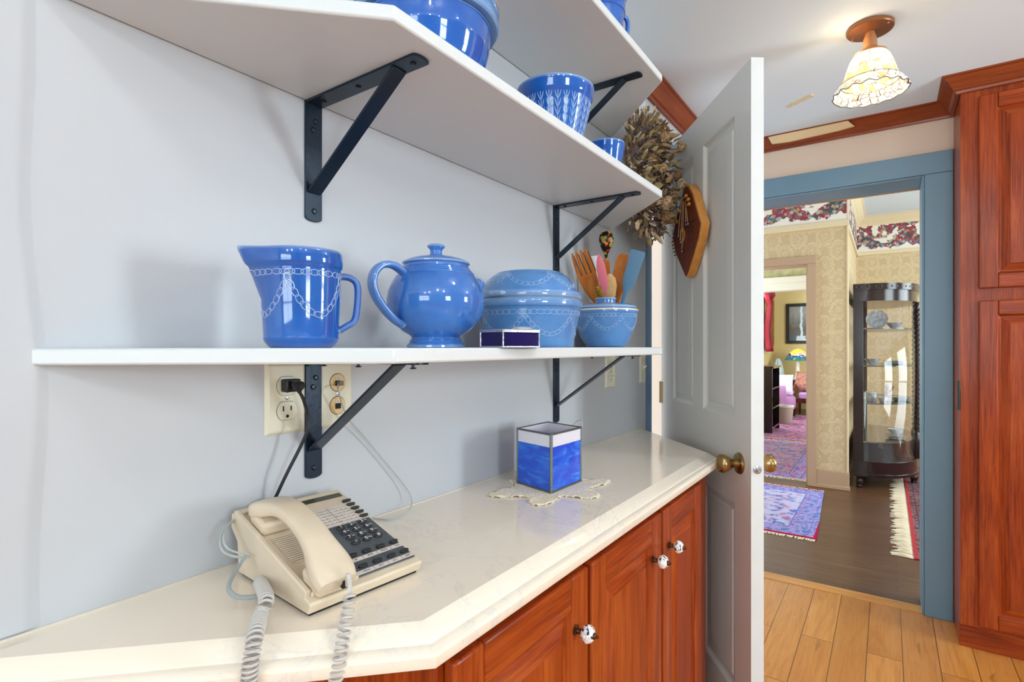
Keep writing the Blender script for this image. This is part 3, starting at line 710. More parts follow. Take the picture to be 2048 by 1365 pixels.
# wooden fork
root, M, L = uten('serving_fork', 'wide brown wooden serving fork with dark-edged tines, leftmost in the crock', ub(.012, .018), D(1158, 506, 1.50), None, 0, utensil_wood, 'utensil')
mb = MB(); blade(mb, M, L, [(0, .006, .008), (.35, .007, .008), (.50, .010, .007), (.62, .022, .006), (.72, .026, .005), (.78, .027, .005)], 0)
for k in range(4):
    x = (-.021+.014*k); MT = M @ T(x, L*.77, 0) @ Matrix.Rotation(.02*(k-1.5), 4, 'Z')
    blade(mb, MT, L*.25, [(0, .0066, .005), (.5, .0060, .004), (.85, .0048, .003), (1.0, .002, .002)], 0)
mb.build('fork_head', utensil_wood, parent=root); mb = MB()
for k in range(4):
    x = (-.021+.014*k)+.0066; mb.tube([M @ Vector((x, L*.78, .002)), M @ Vector((x-.001, L*.9, .002)), M @ Vector((x-.003, L*.99, .001))], .0009, 6)  # thin dark lines along one edge of each tine
mb.build('dark_edge', slot_m, parent=root, label='dark tine edges')
# lacquer spoon
root, M, L = uten('lacquered_spoon', 'black lacquered spoon painted with red flowers, tallest in the crock', ub(.0, -.008), D(1213, 462, 1.585), None, 0, None, 'spoon')
g = G('lacquer_flowers'); v = g.coord(); vo = g.n('ShaderNodeTexVoronoi', {'Vector': v, 'Scale': 95}); n = g.noise(v, 110, 3)
pal = g.ramp(g.sep(vo.outputs['Color'])[0], [(0, rgb(200, 30, 16)), (.25, rgb(230, 120, 30)), (.45, rgb(150, 140, 40)), (.6, rgb(12, 10, 8))], 'CONSTANT')
g.P(Base_Color=g.mix(g.math('LESS_THAN', g.math('ADD', vo.outputs['Distance'], g.math('MULTIPLY', n, .35)), .80), rgb(12, 10, 8), pal), Roughness=.3, Specular_IOR_Level=.35); lac = g.m
lac_y = wood('lacquer_stem', rgb(40, 28, 8), rgb(150, 110, 20), rgb(190, 150, 40), 'z', .15, .6, 6)
mb = MB(); mb.lathe([(0, 0), (.0045, 0), (.0048, L*.5), (.0042, L*.70), (.004, L*.80)], 12, 0, M=frame(M @ Vector((0, 0, 0)), tuple(M.col[0][:3]), tuple(-M.col[2].xyz), tuple(M.col[1].xyz)))
mb.build('stem', lac_y, parent=root)
mb = MB(); sh = [(.76, .004, .008), (.80, .006, .011), (.84, .013, .018), (.88, .019, .024), (.92, .0215, .026), (.96, .020, .024), (.985, .014, .016), (1, .003, .004)]
blade(mb, M, L, sh, 0); mb.build('bowl', lac, parent=root, ang=60)
# white, pink spatulas
white_pl = paint('white_plastic', rgb(236, 236, 238), .35); pink = paint('pink_silicone', rgb(226, 120, 132), .45); teal = paint('blue_silicone', rgb(92, 134, 164), .5)
root, M, L = uten('white_spatula', 'white plastic spatula behind the pink one', ub(-.004, -.018), D(1188, 512, 1.545), None, 0, None, 'spatula')
mb = MB(); blade(mb, M, L, [(0, .005, .006), (.45, .006, .006), (.52, .010, .004), (.60, .012, .003), (.96, .011, .003), (1, .010, .002)], 0); mb.build('blade', white_pl, parent=root)
root, M, L = uten('pink_spatula', 'narrow pink silicone spatula with a pointed tip', ub(.022, .018), D(1197, 508, 1.47), None, 0, None, 'spatula')
mb = MB(); blade(mb, M, L, [(0, .004, .006), (.40, .0045, .006), (.50, .006, .005), (.58, .0115, .004), (.66, .0125, .004), (.86, .0125, .004), (.93, .009, .003), (1, .002, .002)], 0); mb.build('blade', pink, parent=root)
# two wooden spatulas
root, M, L = uten('wooden_spatula', 'flat brown wooden spatula standing behind the pink one', ub(.0, .012), D(1213, 520, 1.56), None, 0, None, 'spatula')
mb = MB(); blade(mb, M, L, [(0, .006, .007), (.5, .008, .006), (.62, .012, .005), (.97, .0095, .004), (1, .008, .004)], 0); mb.build('blade', utensil_wood, parent=root)
root, M, L = uten('wooden_spoon', 'pale wooden spoon with a round bowl, half hidden by the pink spatula', ub(.02, -.004), D(1219, 548, 1.51), None, 0, None, 'spoon')
mb = MB(); blade(mb, M, L, [(0, .004, .006), (.45, .005, .006), (.58, .007, .007), (.70, .016, .010), (.84, .020, .011), (.94, .016, .009), (1, .004, .004)], 0); mb.build('bowl', paint('pale_spoon_wood', rgb(220, 174, 116), .3, coat=.4, var=.2, bscale=160), parent=root)
root, M, L = uten('wooden_paddle', 'broad orange-brown wooden paddle leaning right beside the blue spatula', ub(.006, .0), D(1249, 509, 1.52), None, 0, None, 'spatula')
mb = MB(); blade(mb, M, L, [(0, .006, .009), (.40, .009, .009), (.55, .014, .009), (.66, .021, .010), (.80, .022, .012), (.92, .021, .012), (.98, .017, .010), (1, .012, .008)], 0, cup=.18); mb.build('blade', utensil_wood, parent=root, ang=50)
root, M, L = uten('blue_spatula', 'broad grey-blue silicone spatula, rightmost in the crock', ub(.022, -.014), D(1277, 502, 1.47), None, 0, None, 'spatula')
mb = MB(); blade(mb, M, L, [(0, .005, .009), (.45, .0058, .009), (.56, .0065, .008), (.62, .012, .007), (.68, .0185, .006), (.97, .0205, .005), (1, .0195, .004)], 0); mb.build('blade', teal, parent=root)
# honey dipper just showing
root, M, L = uten('honey_dipper', 'small grooved wooden dipper head, low in the crock beside the fork', ub(.030, .022), D(1194, 572, 1.46), None, 0, None, 'utensil')
mb = MB(); prof_ = [(0, 0), (.003, 0), (.003, L*.72)]
for k in range(6): z = L*(.74+.04*k); prof_ += [(.009, z), (.009, z+L*.02), (.005, z+L*.022), (.005, z+L*.036)]
prof_ += [(0, L)]
mb.lathe(prof_, 16, M=frame(M @ Vector((0, 0, 0)), tuple(M.col[0].xyz), tuple(-M.col[2].xyz), tuple(M.col[1].xyz))); mb.build('dipper', lac_y, parent=root)

# stained glass trinket box in front of the casserole
navy = G('navy_glass'); v = navy.coord(); n = navy.noise(v, 26, 4); navy.P(Base_Color=navy.ramp(n, [(.3, rgb(6, 2, 58)), (.7, rgb(22, 6, 76))]), Roughness=.1, Coat_Weight=0, Specular_IOR_Level=.3)
bx = (.247, .742); b_ = thing('trinket_box', 'low dark blue stained glass box with silver seams, in front of the casserole', 'box', (bx[0], bx[1], SZ), 0)
hexp = [D(961, 694, .862), D(1006, 694, .832), D(1078, 694, .872)]
hexp = [Vector((p.x, p.y)) for p in hexp]; cen = (hexp[0]+hexp[2])/2+Vector((-.030, .022)); 
p3 = hexp[2]+(cen-hexp[1])*.9; p4 = hexp[1]+(cen-hexp[1])*2; p5 = hexp[0]+(cen-hexp[1])*.9
poly = [hexp[0], hexp[1], hexp[2], p3, p4, p5]; poly = [(p.x, p.y) for p in poly]
mb = MB(); mb.prism(poly, SZ+.002, SZ+.0255); mb.build('glass_body', navy.m, parent=b_)
mb = MB(); n6 = len(poly)
for k in range(n6):
    a = Vector(poly[k]); b = Vector(poly[(k+1) % n6])
    for z in (SZ+.0016, SZ+.0255): mb.tube([(a.x, a.y, z), (b.x, b.y, z)], .0015, 6)
    mb.tube([(a.x, a.y, SZ+.001), (a.x, a.y, SZ+.026)], .0014, 6)
mb.build('solder_seams', silver, parent=b_)
mb = MB(); mb.prism(poly, SZ+.0265, SZ+.0285); 
for k in range(n6):
    a = Vector(poly[k]); b = Vector(poly[(k+1) % n6]); mb.tube([(a.x, a.y, SZ+.0277), (b.x, b.y, SZ+.0277)], .0014, 6)
lid_ = mb.build('lid', silver, parent=b_)
cc = Vector((sum(p[0] for p in poly)/6, sum(p[1] for p in poly)/6))
mb = MB(); mb.lathe([(0, 0), (.015, 0), (.018, .002), (.016, .0045), (.008, .0065), (0, .007)], 20, M=T(hexp[2].x*.45+cc.x*.55, hexp[2].y*.45+cc.y*.55, SZ+.0285), fn=lambda a, r, z: (r*(1+.12*math.sin(3*a)), z)); mb.build('nugget', paint('clear_nugget', rgb(210, 214, 218), .08, .6), parent=lid_)

# middle shelf pieces
MZ = 1.660
p = (.145, .655); big = thing('mixing_bowl', 'big blue mixing bowl with a shallow dish stacked in it, nearest on the middle shelf', 'bowl', (p[0], p[1], MZ), 0, 'blue bowls on the middle shelf')
BP = [(0, .002), (.058, 0), (.064, .003), (.082, .022), (.095, .048), (.1015, .072), (.1025, .075), (.1022, .079), (.1045, .090), (.1055, .1035), (.106, .106), (.103, .107), (.096, .085), (.06, .012), (0, .009)]
MB().lathe(BP, 96).build('bowl', glaze_up, parent=big, local=True, ang=30)
dish = thing('shallow_dish', 'upturned paler blue dish covering the big mixing bowl at the top edge', 'dish', (p[0], p[1], MZ+.1075))
mb = MB(); mb.lathe([(.100, 0), (.1155, .0), (.118, .003), (.1185, .012), (.117, .0165), (.1165, .018), (.119, .022), (.1195, .030), (.118, .034), (.112, .0345), (.104, .05), (.085, .064), (0, .068)], 96)
mb.lathe([(.1196, .0285), (.1203, .0305), (.1198, .0325)], 96, 1); mb.build('dish_body', [glaze_cas, paint('brown_rim', rgb(176, 130, 96), .3)], parent=dish, local=True, ang=30)
p = (.190, .998); b2 = thing('patterned_bowl', 'medium blue bowl with pressed leaf pattern, behind the mixing bowl on the middle shelf', 'bowl', (p[0], p[1], MZ), 0, 'blue bowls on the middle shelf')
BP = [(0, .002), (.044, 0), (.048, .004), (.060, .035), (.071, .075), (.076, .100), (.0785, .103), (.0805, .108), (.0815, .119), (.0835, .124), (.083, .128), (.080, .128), (.076, .118), (.058, .03), (.04, .01), (0, .008)]
mb = MB(); mb.lathe(BP, 96); bf = rfun(BP[:11])
for k in range(26):                      # pressed leaves
    a0 = 2*PI*k/26
    for sgn in (-1, 1):
        for i in range(5):
            z0 = .022+i*.015; r0 = bf(z0); r1 = bf(z0+.014)
            pts = [((bf(z0+.014*t)+.0004)*math.cos(a0+sgn*(.012+.085*t*(1.25-t*.4))), (bf(z0+.014*t)+.0004)*math.sin(a0+sgn*(.012+.085*t*(1.25-t*.4))), z0+.016*t) for t in (0, .33, .66, 1)]
            mb.tube(pts, [.0005, .0012, .0010, .0004], 6)
    mb.tube([((bf(z)+.0002)*math.cos(a0), (bf(z)+.0002)*math.sin(a0), z) for z in (.015, .04, .07, .098)], .0010, 6)
mb.build('bowl', glaze_up, parent=b2, local=True, ang=40)
p = (.185, 1.262); b3 = thing('small_bowl', 'small plain blue bowl at the far end of the middle shelf', 'bowl', (p[0], p[1], MZ), 0, 'blue bowls on the middle shelf')
BP = [(0, .002), (.028, 0), (.031, .003), (.040, .045), (.0455, .080), (.047, .083), (.0475, .090), (.0485, .094), (.0475, .097), (.045, .0965), (.036, .03), (.026, .01), (0, .008)]
MB().lathe(BP, 64).build('bowl', glaze_up, parent=b3, local=True, ang=30)
p = (.190, 1.215); b4 = thing('blue_crock', 'blue crock at the end of the highest shelf, cut by the top edge', 'crock', (p[0], p[1], 1.972))
BP = [(0, .002), (.040, 0), (.045, .004), (.056, .05), (.060, .085), (.063, .088), (.064, .12), (.0665, .123), (.067, .135), (.064, .137), (.058, .12), (.04, .012), (0, .008)]
mb = MB(); mb.lathe(BP, 64); mb.build('body', glaze_up, parent=b4, local=True, ang=30)
mb = MB(); a = Vector((.62, .78, 0)); mb.tube(arc_pts([a*.058+Vector((0, 0, .100)), a*.075+Vector((0, 0, .095)), a*.078+Vector((0, 0, .07)), a*.070+Vector((0, 0, .045)), a*.052+Vector((0, 0, .04))], 6), .006, 12); mb.build('handle', glaze_up, parent=b4, local=True)

# ------------------------------------------------------------------ wall plates
def oval(mb, M, w_, h_, z0, z1, mi):
    pts = []
    for k in range(28):
        a = 2*PI*k/28; x = w_*math.cos(a); y = w_*math.sin(a); pts.append((x, max(-h_, min(h_, y))))
    mb.prism(pts, z0, z1, mi, M)
def plate(y0, y1, zc, lab, kind, cat):
    r = thing('wall_plate' if kind != 'switch' else 'light_switch', lab, cat, (0, (y0+y1)/2, zc)); M = frame((0, (y0+y1)/2, zc), (0, 1, 0), (0, 0, 1), (1, 0, 0)); w_ = (y1-y0)/2
    mb = MB(); mb.frust((-w_, w_, -.057, .057), 0, (-w_+.006, w_-.006, -.051, .051), .0055, 0, M); mb.build('cover_plate', ivory, parent=r, bevel=.0015)
    if kind == 'switch':
        mb = MB(); mb.box(-.005, .005, -.012, .012, .005, .007, 0, M); mb.frust((-.0038, .0038, -.002, .008), .006, (-.003, .003, .006, .012), .018, 0, M); mb.build('toggle', ivory, parent=r)
    else:
        for s_ in (1, -1):
            MM = M @ T(0, .0195*s_, 0); mb = MB()
            if kind == 'power':
                oval(mb, MM, .0172, .0142, .005, .0068, 0); oval(mb, MM, .0178, .0148, .0045, .0058, 1)
                mb.box(-.0078, -.0058, -.0005, .0075, .0067, .0071, 1, MM); mb.box(.0052, .0074, .0, .0072, .0067, .0071, 1, MM)
                mb.lathe([(0, .0071), (.0026, .0071), (.0026, .0060)], 12, 1, M=MM @ T(0, -.0085, 0)); mb.build('receptacle', [ivory, slot_m], parent=r)
            else:
                mb.lathe([(0, .0068), (.0145, .0068), (.015, .006), (.015, .005)], 28, 0, M=MM); mb.lathe([(.0150, .0058), (.0158, .0056), (.0158, .005)], 28, 1, M=MM)
                mb.box(-.005, .005, -.0055, .0035, .0066, .0085, 2, MM); mb.box(-.0026, .0026, .0045, .0095, .0068, .0072, 3, MM); mb.text('II', .004, 1, MM @ T(0, .007, .0073), .0001)
                mb.build('phone_jack', [almond, slot_m, slot_m, white_ink], parent=r, label='round almond phone jack')
    for dz in ((0,) if kind != 'switch' else (-.03, .03)):
        mb = MB(); mb.lathe([(0, .0072), (.0028, .007), (.0032, .0055), (0, .0055)], 14, M=M @ T(0, dz, 0)); mb.build('screw', silver, parent=r)
    return M
PM = plate(.450, .521, 1.1595, 'ivory power outlet plate left of the iron bracket, black plug in its upper socket', 'power', 'outlet')
JM = plate(.545, .614, 1.1595, 'ivory telephone jack plate right of the iron bracket, two round almond jacks', 'phone', 'phone jack')
plate(1.650, 1.727, 1.157, 'ivory outlet plate low on the wall past the far iron bracket', 'power', 'outlet')
plate(1.955, 2.012, 1.157, 'ivory light switch plate beside the blue door casing', 'switch', 'switch')

# plug and black cord
pl = thing('power_cord', 'black plug with a cord hanging down behind the telephone', 'cord', (0.01, .485, 1.18))
mb = MB(); mb.box(-.013, .012, -.010, .010, .0075, .024, 0, PM @ T(.001, .0205, 0)); mb.frust((-.006, .012, -.007, .007), .024, (.0, .012, -.005, .005), .034, 0, PM @ T(.001, .0205, 0)); mb.build('plug', black_pl, parent=pl, bevel=.0025)
st0 = PM @ Vector((.009, .0185, .03))
pts = [tuple(st0), WP(592, 772, .038), WP(607, 800, .040), WP(616, 838, .042), WP(613, 866, .042), WP(598, 900, .036), WP(575, 945, .030), WP(557, 983, .022), WP(546, 1008, .014), WP(538, 1040, .010)]
mb = MB(); mb.tube(arc_pts(pts, 8), .0026, 10); c_ = mb.build('cable', black_pl, parent=pl)
mb = MB(); mb.tube(arc_pts([pts[0], WP(590, 769, .038), WP(600, 784, .039)], 5), [.0058]*4+[.0052]*4+[.004]*3, 10); mb.build('strain_relief', black_pl, parent=pl)
# grey telephone line
tlw = thing('telephone_line', 'thin grey telephone line looping from the wall jack onto the counter', 'cord', (0.01, .58, 1.17))
jp = JM @ Vector((0, .0185, .008))
pts = [tuple(jp), WP(676, 778, .03), WP(683, 805, .028), WP(697, 838, .020), WP(725, 870, .014), WP(765, 918, .012), WP(800, 960, .014), WP(818, 985, .018), WP(824, 1003, .022), ZP(819, 1020, .934), ZP(800, 1034, .9275), ZP(776, 1040, .9260), ZP(745, 1037, .9265)]
mb = MB(); mb.tube(arc_pts(pts, 8), .0013, 8, flat=(1, 1)); mb.build('cable', line_grey, parent=tlw)
mb = MB(); mb.box(-.0045, .0045, -.005, .003, .0088, .017, 0, JM @ T(0, .0195, 0)); mb.build('connector', paint('clear_connector', rgb(120, 112, 100), .2), parent=tlw, bevel=.0008)
pts = [WP(560, 1004, .008), WP(527, 1005, .008), WP(500, 1020, .010), WP(470, 1040, .022), WP(448, 1062, .040), WP(440, 1085, .055), WP(447, 1104, .065), WP(466, 1113, .07), WP(486, 1116, .075), WP(494, 1118, .078)]
mb = MB(); mb.tube(arc_pts([p+Vector((.001, .004, .004)) for p in pts], 8), .0014, 8); mb.build('cable', line_grey, parent=tlw)
pts = [p for p in pts]
mb = MB(); mb.tube(arc_pts(pts, 8), .0016, 8); mb.build('cable', line_grey, parent=tlw)
pts = [D(493, 1112, .70), D(480, 1130, .69), D(463, 1158, .665), D(457, 1178, .65), D(470, 1193, .645), D(495, 1196, .645), D(522, 1192, .65)]
mb = MB(); mb.tube(arc_pts(pts, 8), .0030, 8, flat=(.5, 1.0), up=(0, 0, 1)); mb.build('flat_cable', paint('flat_cable_grey', rgb(150, 158, 156), .4), parent=tlw)

# ------------------------------------------------------------------ telephone
P0 = Vector((.224, .374, ZT)); eu = Vector((.09, 1, 0)).normalized(); ev = Vector((-1, .09, 0)).normalized()
PW, PLn = .168, .207; hf, hb = .019, .0812
tp = thing('desk_telephone', 'beige desk telephone with black keypad and corded handset on the white counter', 'telephone', tuple(P0))
PF = frame(P0, tuple(eu), tuple(ev), (0, 0, 1))          # local x width, y towards the wall, z up
def ztop(v): return hf+(hb-hf)*v/PLn
mb = MB()
# side profile (v,z), extruded over the width
sidep = [(0, .002), (.0, hf), (PLn, hb), (PLn+.002, hb-.020), (PLn-.020, hb-.034), (PLn-.024, .004), (PLn-.030, .002)]
def side_prism(mb, u0, u1, prof, mi=0):
    n = len(prof); v = [(u0, a, b) for a, b in prof]+[(u1, a, b) for a, b in prof]
    mb.add(v, [tuple(range(n)), tuple(reversed(range(n, 2*n)))]+[(k, n+k, n+(k+1) % n, (k+1) % n) for k in range(n)], mi, PF)
side_prism(mb, 0, PW, [(0, .004), (-.005, hf-.004), (-.004, hf-.001), (PLn, hb), (PLn+.002, hb-.020), (PLn-.018, hb-.036), (PLn-.022, .004)])
mb.build('base', phone_m, parent=tp, bevel=.003, seg=3)
mb = MB(); mb.prism([(.004, .004), (PW-.004, .004), (PW-.004, PLn-.026), (.004, PLn-.026)], .0003, .004, 0, PF); mb.build('foot_plate', foot_rub, parent=tp)
sl = math.atan2(hb-hf-.002, PLn-.003); TF = PF @ T(0, .003, hf+.002) @ Matrix.Rotation(sl, 4, 'X')   # top face frame: x width, y up slope, z out
SL = (PLn-.003)/math.cos(sl)
mb = MB(); mb.box(.0700, PW-.0045, .003, .1165, 0, .0012, 0, TF); mb.build('faceplate', phone_g, parent=tp, bevel=.0004, label='dark grey keypad faceplate')
mb = MB(); mb.box(.070, PW-.014, .1175, .166, 0, .0010, 0, TF)
for k in range(6): mb.box(.076, PW-.018, .1235+k*.0072, .1238+k*.0072, .001, .0012, 1, TF)
mb.box(.119, .1194, .1175, .166, .001, .0012, 1, TF)
for k in range(5):
    for c_ in range(9):
        if R.random() < .7: mb.box(.080+c_*.008+R.random()*.002, .084+c_*.008, .1250+k*.0072, .1256+k*.0072, .001, .0011, 1, TF)
mb.build('directory_card', [lbl_m, ink], parent=tp)
mb = MB(); mb.box(.070, .1625, .1895, .2005, 0, .0008, 0, TF); mb.build('display', lcd, parent=tp, label='dark narrow display window')
for k in range(5):
    mb = MB(); pts = [(.0052*math.cos(2*PI*i/16)+(.0025 if math.cos(2*PI*i/16) > 0 else -.0025), .0027*math.sin(2*PI*i/16)) for i in range(16)]
    mb.prism(pts, .0, .0030, 0, TF @ T(.1590, .1725-.0122*k, 0)); mb.build('memory_button', btn_m, parent=tp, bevel=.0004)
keys = ['1', '2', '3', '4', '5', '6', '7', '8', '9', '*', '0', '#']; sub = ['', 'ABC', 'DEF', 'GHI', 'JKL', 'MNO', 'PRS', 'TUV', 'WXY', '', 'OPER', '']
for i, kch in enumerate(keys):
    r, c = divmod(i, 3); MM = TF @ T(.1095+c*.0186, .1082-r*.0135, .0012)
    mb = MB(); mb.lathe([(0, .0036), (.0045, .0035), (.0064, .0029), (.0070, .0018), (.0072, 0)], 24, 0, M=MM @ Matrix.Diagonal((1, .62, 1, 1)))
    mb.text(kch, .0085, 1, MM @ T(-.0022 if sub[i] else 0, 0 if kch != '*' else -.0015, .0036), .0001)
    if sub[i]: mb.text(sub[i], .0028, 1, MM @ T(.0034, 0, .0035), .0001)
    mb.build('key', [btn_m, white_ink], parent=tp, ang=60)
mb = MB()
for j_, (vv, labs) in enumerate(((.0340, ['AP', 'SPKR', 'MUTE', 'TNK']), (.0080, ['HOLD', 'LN 3', 'LN 2', 'LINE 1']))):
    mb.box(.0705, PW-.005, vv-.0025, vv+.0045, .0010, .0016, 0, TF)
    for i, s_ in enumerate(labs): mb.text(s_, .0040, 1, TF @ T(.0885+i*.0226, vv+.001, .0017), .0001)
    for i in range(1, 4): mb.box(.0770+i*.0226, .0774+i*.0226, vv-.0025, vv+.0045, .0016, .0018, 1, TF)
mb.build('function_labels', [lbl_m, ink], parent=tp)
for vv in (.0440, .0185):
    for i in range(4):
        mb = MB(); pts = [(.0040*math.cos(2*PI*k/16)+(.0030 if math.cos(2*PI*k/16) > 0 else -.0030), .0030*math.sin(2*PI*k/16)) for k in range(16)]
        mb.prism(pts, 0, .0032, 0, TF @ T(.0885+i*.0226, vv, .0011)); mb.build('function_button', btn_m, parent=tp, bevel=.0004)
mb = MB()                    # speaker grille and cradle wells on the left
for k in range(15): mb.box(.017, .064, .068+k*.0043, .0703+k*.0043, .0, .0012, 0, TF)
mb.build('speaker_grille', [phone_m, slot_m], parent=tp)
mb = MB(); mb.box(.018, .063, .0690, .130, .0, .0003, 0, TF); mb.build('grille_slots', paint('grille_shadow', rgb(104, 94, 80), .7), parent=tp)
mb = MB(); mb.box(0, .0075, .004, SL-.006, -.004, .0075, 0, TF); mb.box(.0075, .0725, .002, .010, -.004, .004, 0, TF); mb.box(.0075, .070, SL-.012, SL-.002, -.004, .005, 0, TF)
mb.build('cradle_rim', phone_m, parent=tp, bevel=.002)
mb = MB(); mb.prism([(PW-.022, -.0004), (PW-.0185, -.0004), (PW-.0185, .0002), (PW-.022, .0002)], .006, .0065, 0, PF)
mb.box(PW-.022, PW-.004, -.0006, .0, .0070, .0076, 0, PF); mb.box(PW-.0125, PW-.0118, -.0006, 0, .0076, .0115, 0, PF); mb.build('tray_slot', slot_m, parent=tp)
# handset: swept section along an arch in the (y,z) plane of the top face
path = [(.010, .012, .0170, .026), (.022, .019, .0185, .030), (.040, .0265, .0180, .027), (.058, .036, .0150, .021), (.080, .0430, .0125, .0200), (.105, .0455, .0120, .0195), (.130, .0440, .0125, .0200), (.150, .0370, .0150, .0215), (.166, .0285, .0180, .026), (.182, .0200, .0180, .029), (.192, .0140, .0160, .026)]
def loop(cy, cz, hh, hw, tilt):
    out = []
    for k in range(20):
        a = 2*PI*k/20; cx = math.cos(a); sx = math.sin(a)
        x = hw*math.copysign(abs(cx)**.42, cx); z = hh*math.copysign(abs(sx)**.5, sx)*(.75 if sx < 0 else 1)
        out.append((x, cy-z*math.sin(tilt), cz+z*math.cos(tilt)))
    return out
mb = MB(); v = []; xc = .0305; f = []; path = [(-.012+(a-.010)*1.05, b+.004, c, d) for a, b, c, d in path]
rows = []
import itertools
P_ = [Vector((a, b, 0)) for a, b, c, d in path]
fine = []
for i in range(len(path)-1):
    for k in range(4):
        t = k/4; fine.append(tuple(path[i][q_]*(1-t)+path[i+1][q_]*t for q_ in range(4)))
fine.append(path[-1])
# smooth
for _ in range(3):
    fine = [fine[0]]+[tuple((fine[i-1][q_]+2*fine[i][q_]+fine[i+1][q_])/4 for q_ in range(4)) for i in range(1, len(fine)-1)]+[fine[-1]]
n = 20
for i, (a, b, hw0, hh0) in enumerate(fine):
    i0 = max(i-1, 0); i1 = min(i+1, len(fine)-1); tilt = math.atan2(fine[i1][1]-fine[i0][1], fine[i1][0]-fine[i0][0])*.75
    hw = hh0*.92; hh = hw0*.72
    v += [(xc+x, y, z) for x, y, z in loop(a, b, hh, hw, tilt)]
for i in range(len(fine)-1):
    for k in range(n): f.append((i*n+k, i*n+(k+1) % n, (i+1)*n+(k+1) % n, (i+1)*n+k))
# rounded ends
def cap(idx, dy):
    a, b, hw0, hh0 = fine[idx]; base = (0 if idx == 0 else (len(fine)-1)*n)
    v.append((xc, a+dy, b)); t = len(v)-1
    return [((base+(k+1) % n, base+k, t) if idx == 0 else (base+k, base+(k+1) % n, t)) for k in range(n)]
f += cap(0, -.003); f += cap(len(fine)-1, .003)
mb.add(v, f, 0, TF); hs = mb.build('handset', phone_m, parent=tp, ang=50)
# ear and mouth cups reaching down into the cradle
for yy, nm in ((.012, 'mouthpiece'), (.158, 'earpiece')):
    mb = MB(); mb.frust((xc-.021, xc+.021, yy-.020, yy+.017), .000, (xc-.0245, xc+.0245, yy-.024, yy+.021), .021, 0, TF)
    mb.build(nm, phone_m, parent=hs, bevel=.006, seg=3)
mb = MB(); mb.box(xc+.004, xc+.012, -.0012, .006, .012, .022, 0, TF @ T(0, -.0165, 0)); mb.build('cord_socket', slot_m, parent=hs)
def coil(pts, rad, wire, turns_per_m, mi=0, n=10, taper=.0):
    P_ = arc_pts(pts, 16); out = []; L = 0; prev = Vector((0, 1, 0)); ph = 0
    # resample densely
    res = [P_[0]]
    for a, b in zip(P_, P_[1:]):
        m = max(1, int((b-a).length/.0004))
        for k in range(1, m+1): res.append(a.lerp(b, k/m))
    P_ = res
    for i, p in enumerate(P_):
        t = (P_[min(i+1, len(P_)-1)]-P_[max(i-1, 0)]).normalized()
        if i: ph += (P_[i]-P_[i-1]).length*turns_per_m*2*PI
        u = (prev-t*prev.dot(t)).normalized(); prev = u; w_ = t.cross(u)
        out.append(p+u*(math.cos(ph)*rad)+w_*(math.sin(ph)*rad))
    return out
start = TF @ Vector((xc+.008, -.018, .016))
cpl = [tuple(start+Vector((.003, 0, 0))), D(696, 1150, .608), D(700, 1172, .605), D(699, 1190, .602)]
mb = MB(); mb.tube(arc_pts(cpl, 6), .0022, 8, flat=(.7, 1.3))
c1 = coil([D(699, 1190, .600), D(695, 1225, .590), D(689, 1262, .578), D(683, 1300, .571), D(676, 1340, .568), D(660, 1400, .566), D(630, 1480, .566)], .0060, .0016, 135)
mb.tube(c1, .0018, 6)
cr = thing('coiled_cord', 'grey coiled handset cord drooping from the telephone over the counter edge', 'cord', tuple(D(699, 1190, .602)))
mb.build('handset_coil', cord_grey, parent=cr)
e0 = PF @ Vector((-.004, .112, .012))
c2 = coil([e0, D(533, 1200, .622), D(521, 1232, .602), D(511, 1270, .562), D(504, 1310, .548), D(499, 1350, .545), D(500, 1400, .545), D(540, 1480, .55)], .0072, .0016, 190)
mb = MB(); mb.tube(c2, .0017, 6); mb.build('base_coil', cord_grey, parent=cr)

# ------------------------------------------------------------------ candle box + doily
g = G('blue_art_glass'); v = g.coord(scale=(1, 1, 3.2)); n = g.noise(v, 15, 6, .6, 1.4)
col = g.ramp(n, [(.25, rgb(6, 52, 190)), (.48, rgb(10, 84, 214)), (.62, rgb(28, 116, 228)), (.76, rgb(128, 176, 236))])
g.P(Base_Color=col, Roughness=.08, Coat_Weight=.4, Transmission_Weight=0); blue_glass = g.m
pv = paint('opal_glass', rgb(226, 222, 232), .15)
A = Vector((.188, .985)); s_ = .103; eL = Vector((-.962, .27)).normalized(); eR = Vector((.0, 1)); eR = Vector((.03, 1)).normalized()
B0 = A; B1 = A+eR*.128; B3 = A+eL*.112; B2 = B1+eL*.112
cdl = thing('candle_box', 'open square stained glass candle box, blue panes with white tops, on the doily', 'candle holder', (A.x-.05, A.y+.06, ZT+.003))
z0, z1, z2 = ZT+.0045, ZT+.100, ZT+.128
qs = [B0, B1, B2, B3]
for k in range(4):
    a = qs[k]; b = qs[(k+1) % 4]; d_ = (b-a).normalized(); nn = Vector((d_.y, -d_.x)); th = .0015
    def pane(za, zb, m, nm, lab):
        mb = MB(); a1 = a+d_*.002; b1 = b-d_*.002
        mb.prism([(a1.x, a1.y), (b1.x, b1.y), (b1.x-nn.x*th*2, b1.y-nn.y*th*2), (a1.x-nn.x*th*2, a1.y-nn.y*th*2)], za, zb); mb.build(nm, m, parent=cdl, label=lab)
    pane(z0, z1, blue_glass, 'blue_pane', 'streaky blue glass pane'); pane(z1, z2, pv, 'white_pane', 'white opal glass strip')
mb = MB()
for k in range(4):
    a = qs[k]; b = qs[(k+1) % 4]; mb.tube([(a.x, a.y, z0-.001), (a.x, a.y, z2+.001)], .0036 if k == 0 else .0026, 8)
    for z in (z0, z2): mb.tube([(a.x, a.y, z), (b.x, b.y, z)], .0024, 8)
mb.build('lead_came', solder, parent=cdl)
mb = MB(); mb.prism([(q_.x, q_.y) for q_ in qs], z0-.001, z0+.001); mb.build('base_pane', pv, parent=cdl)
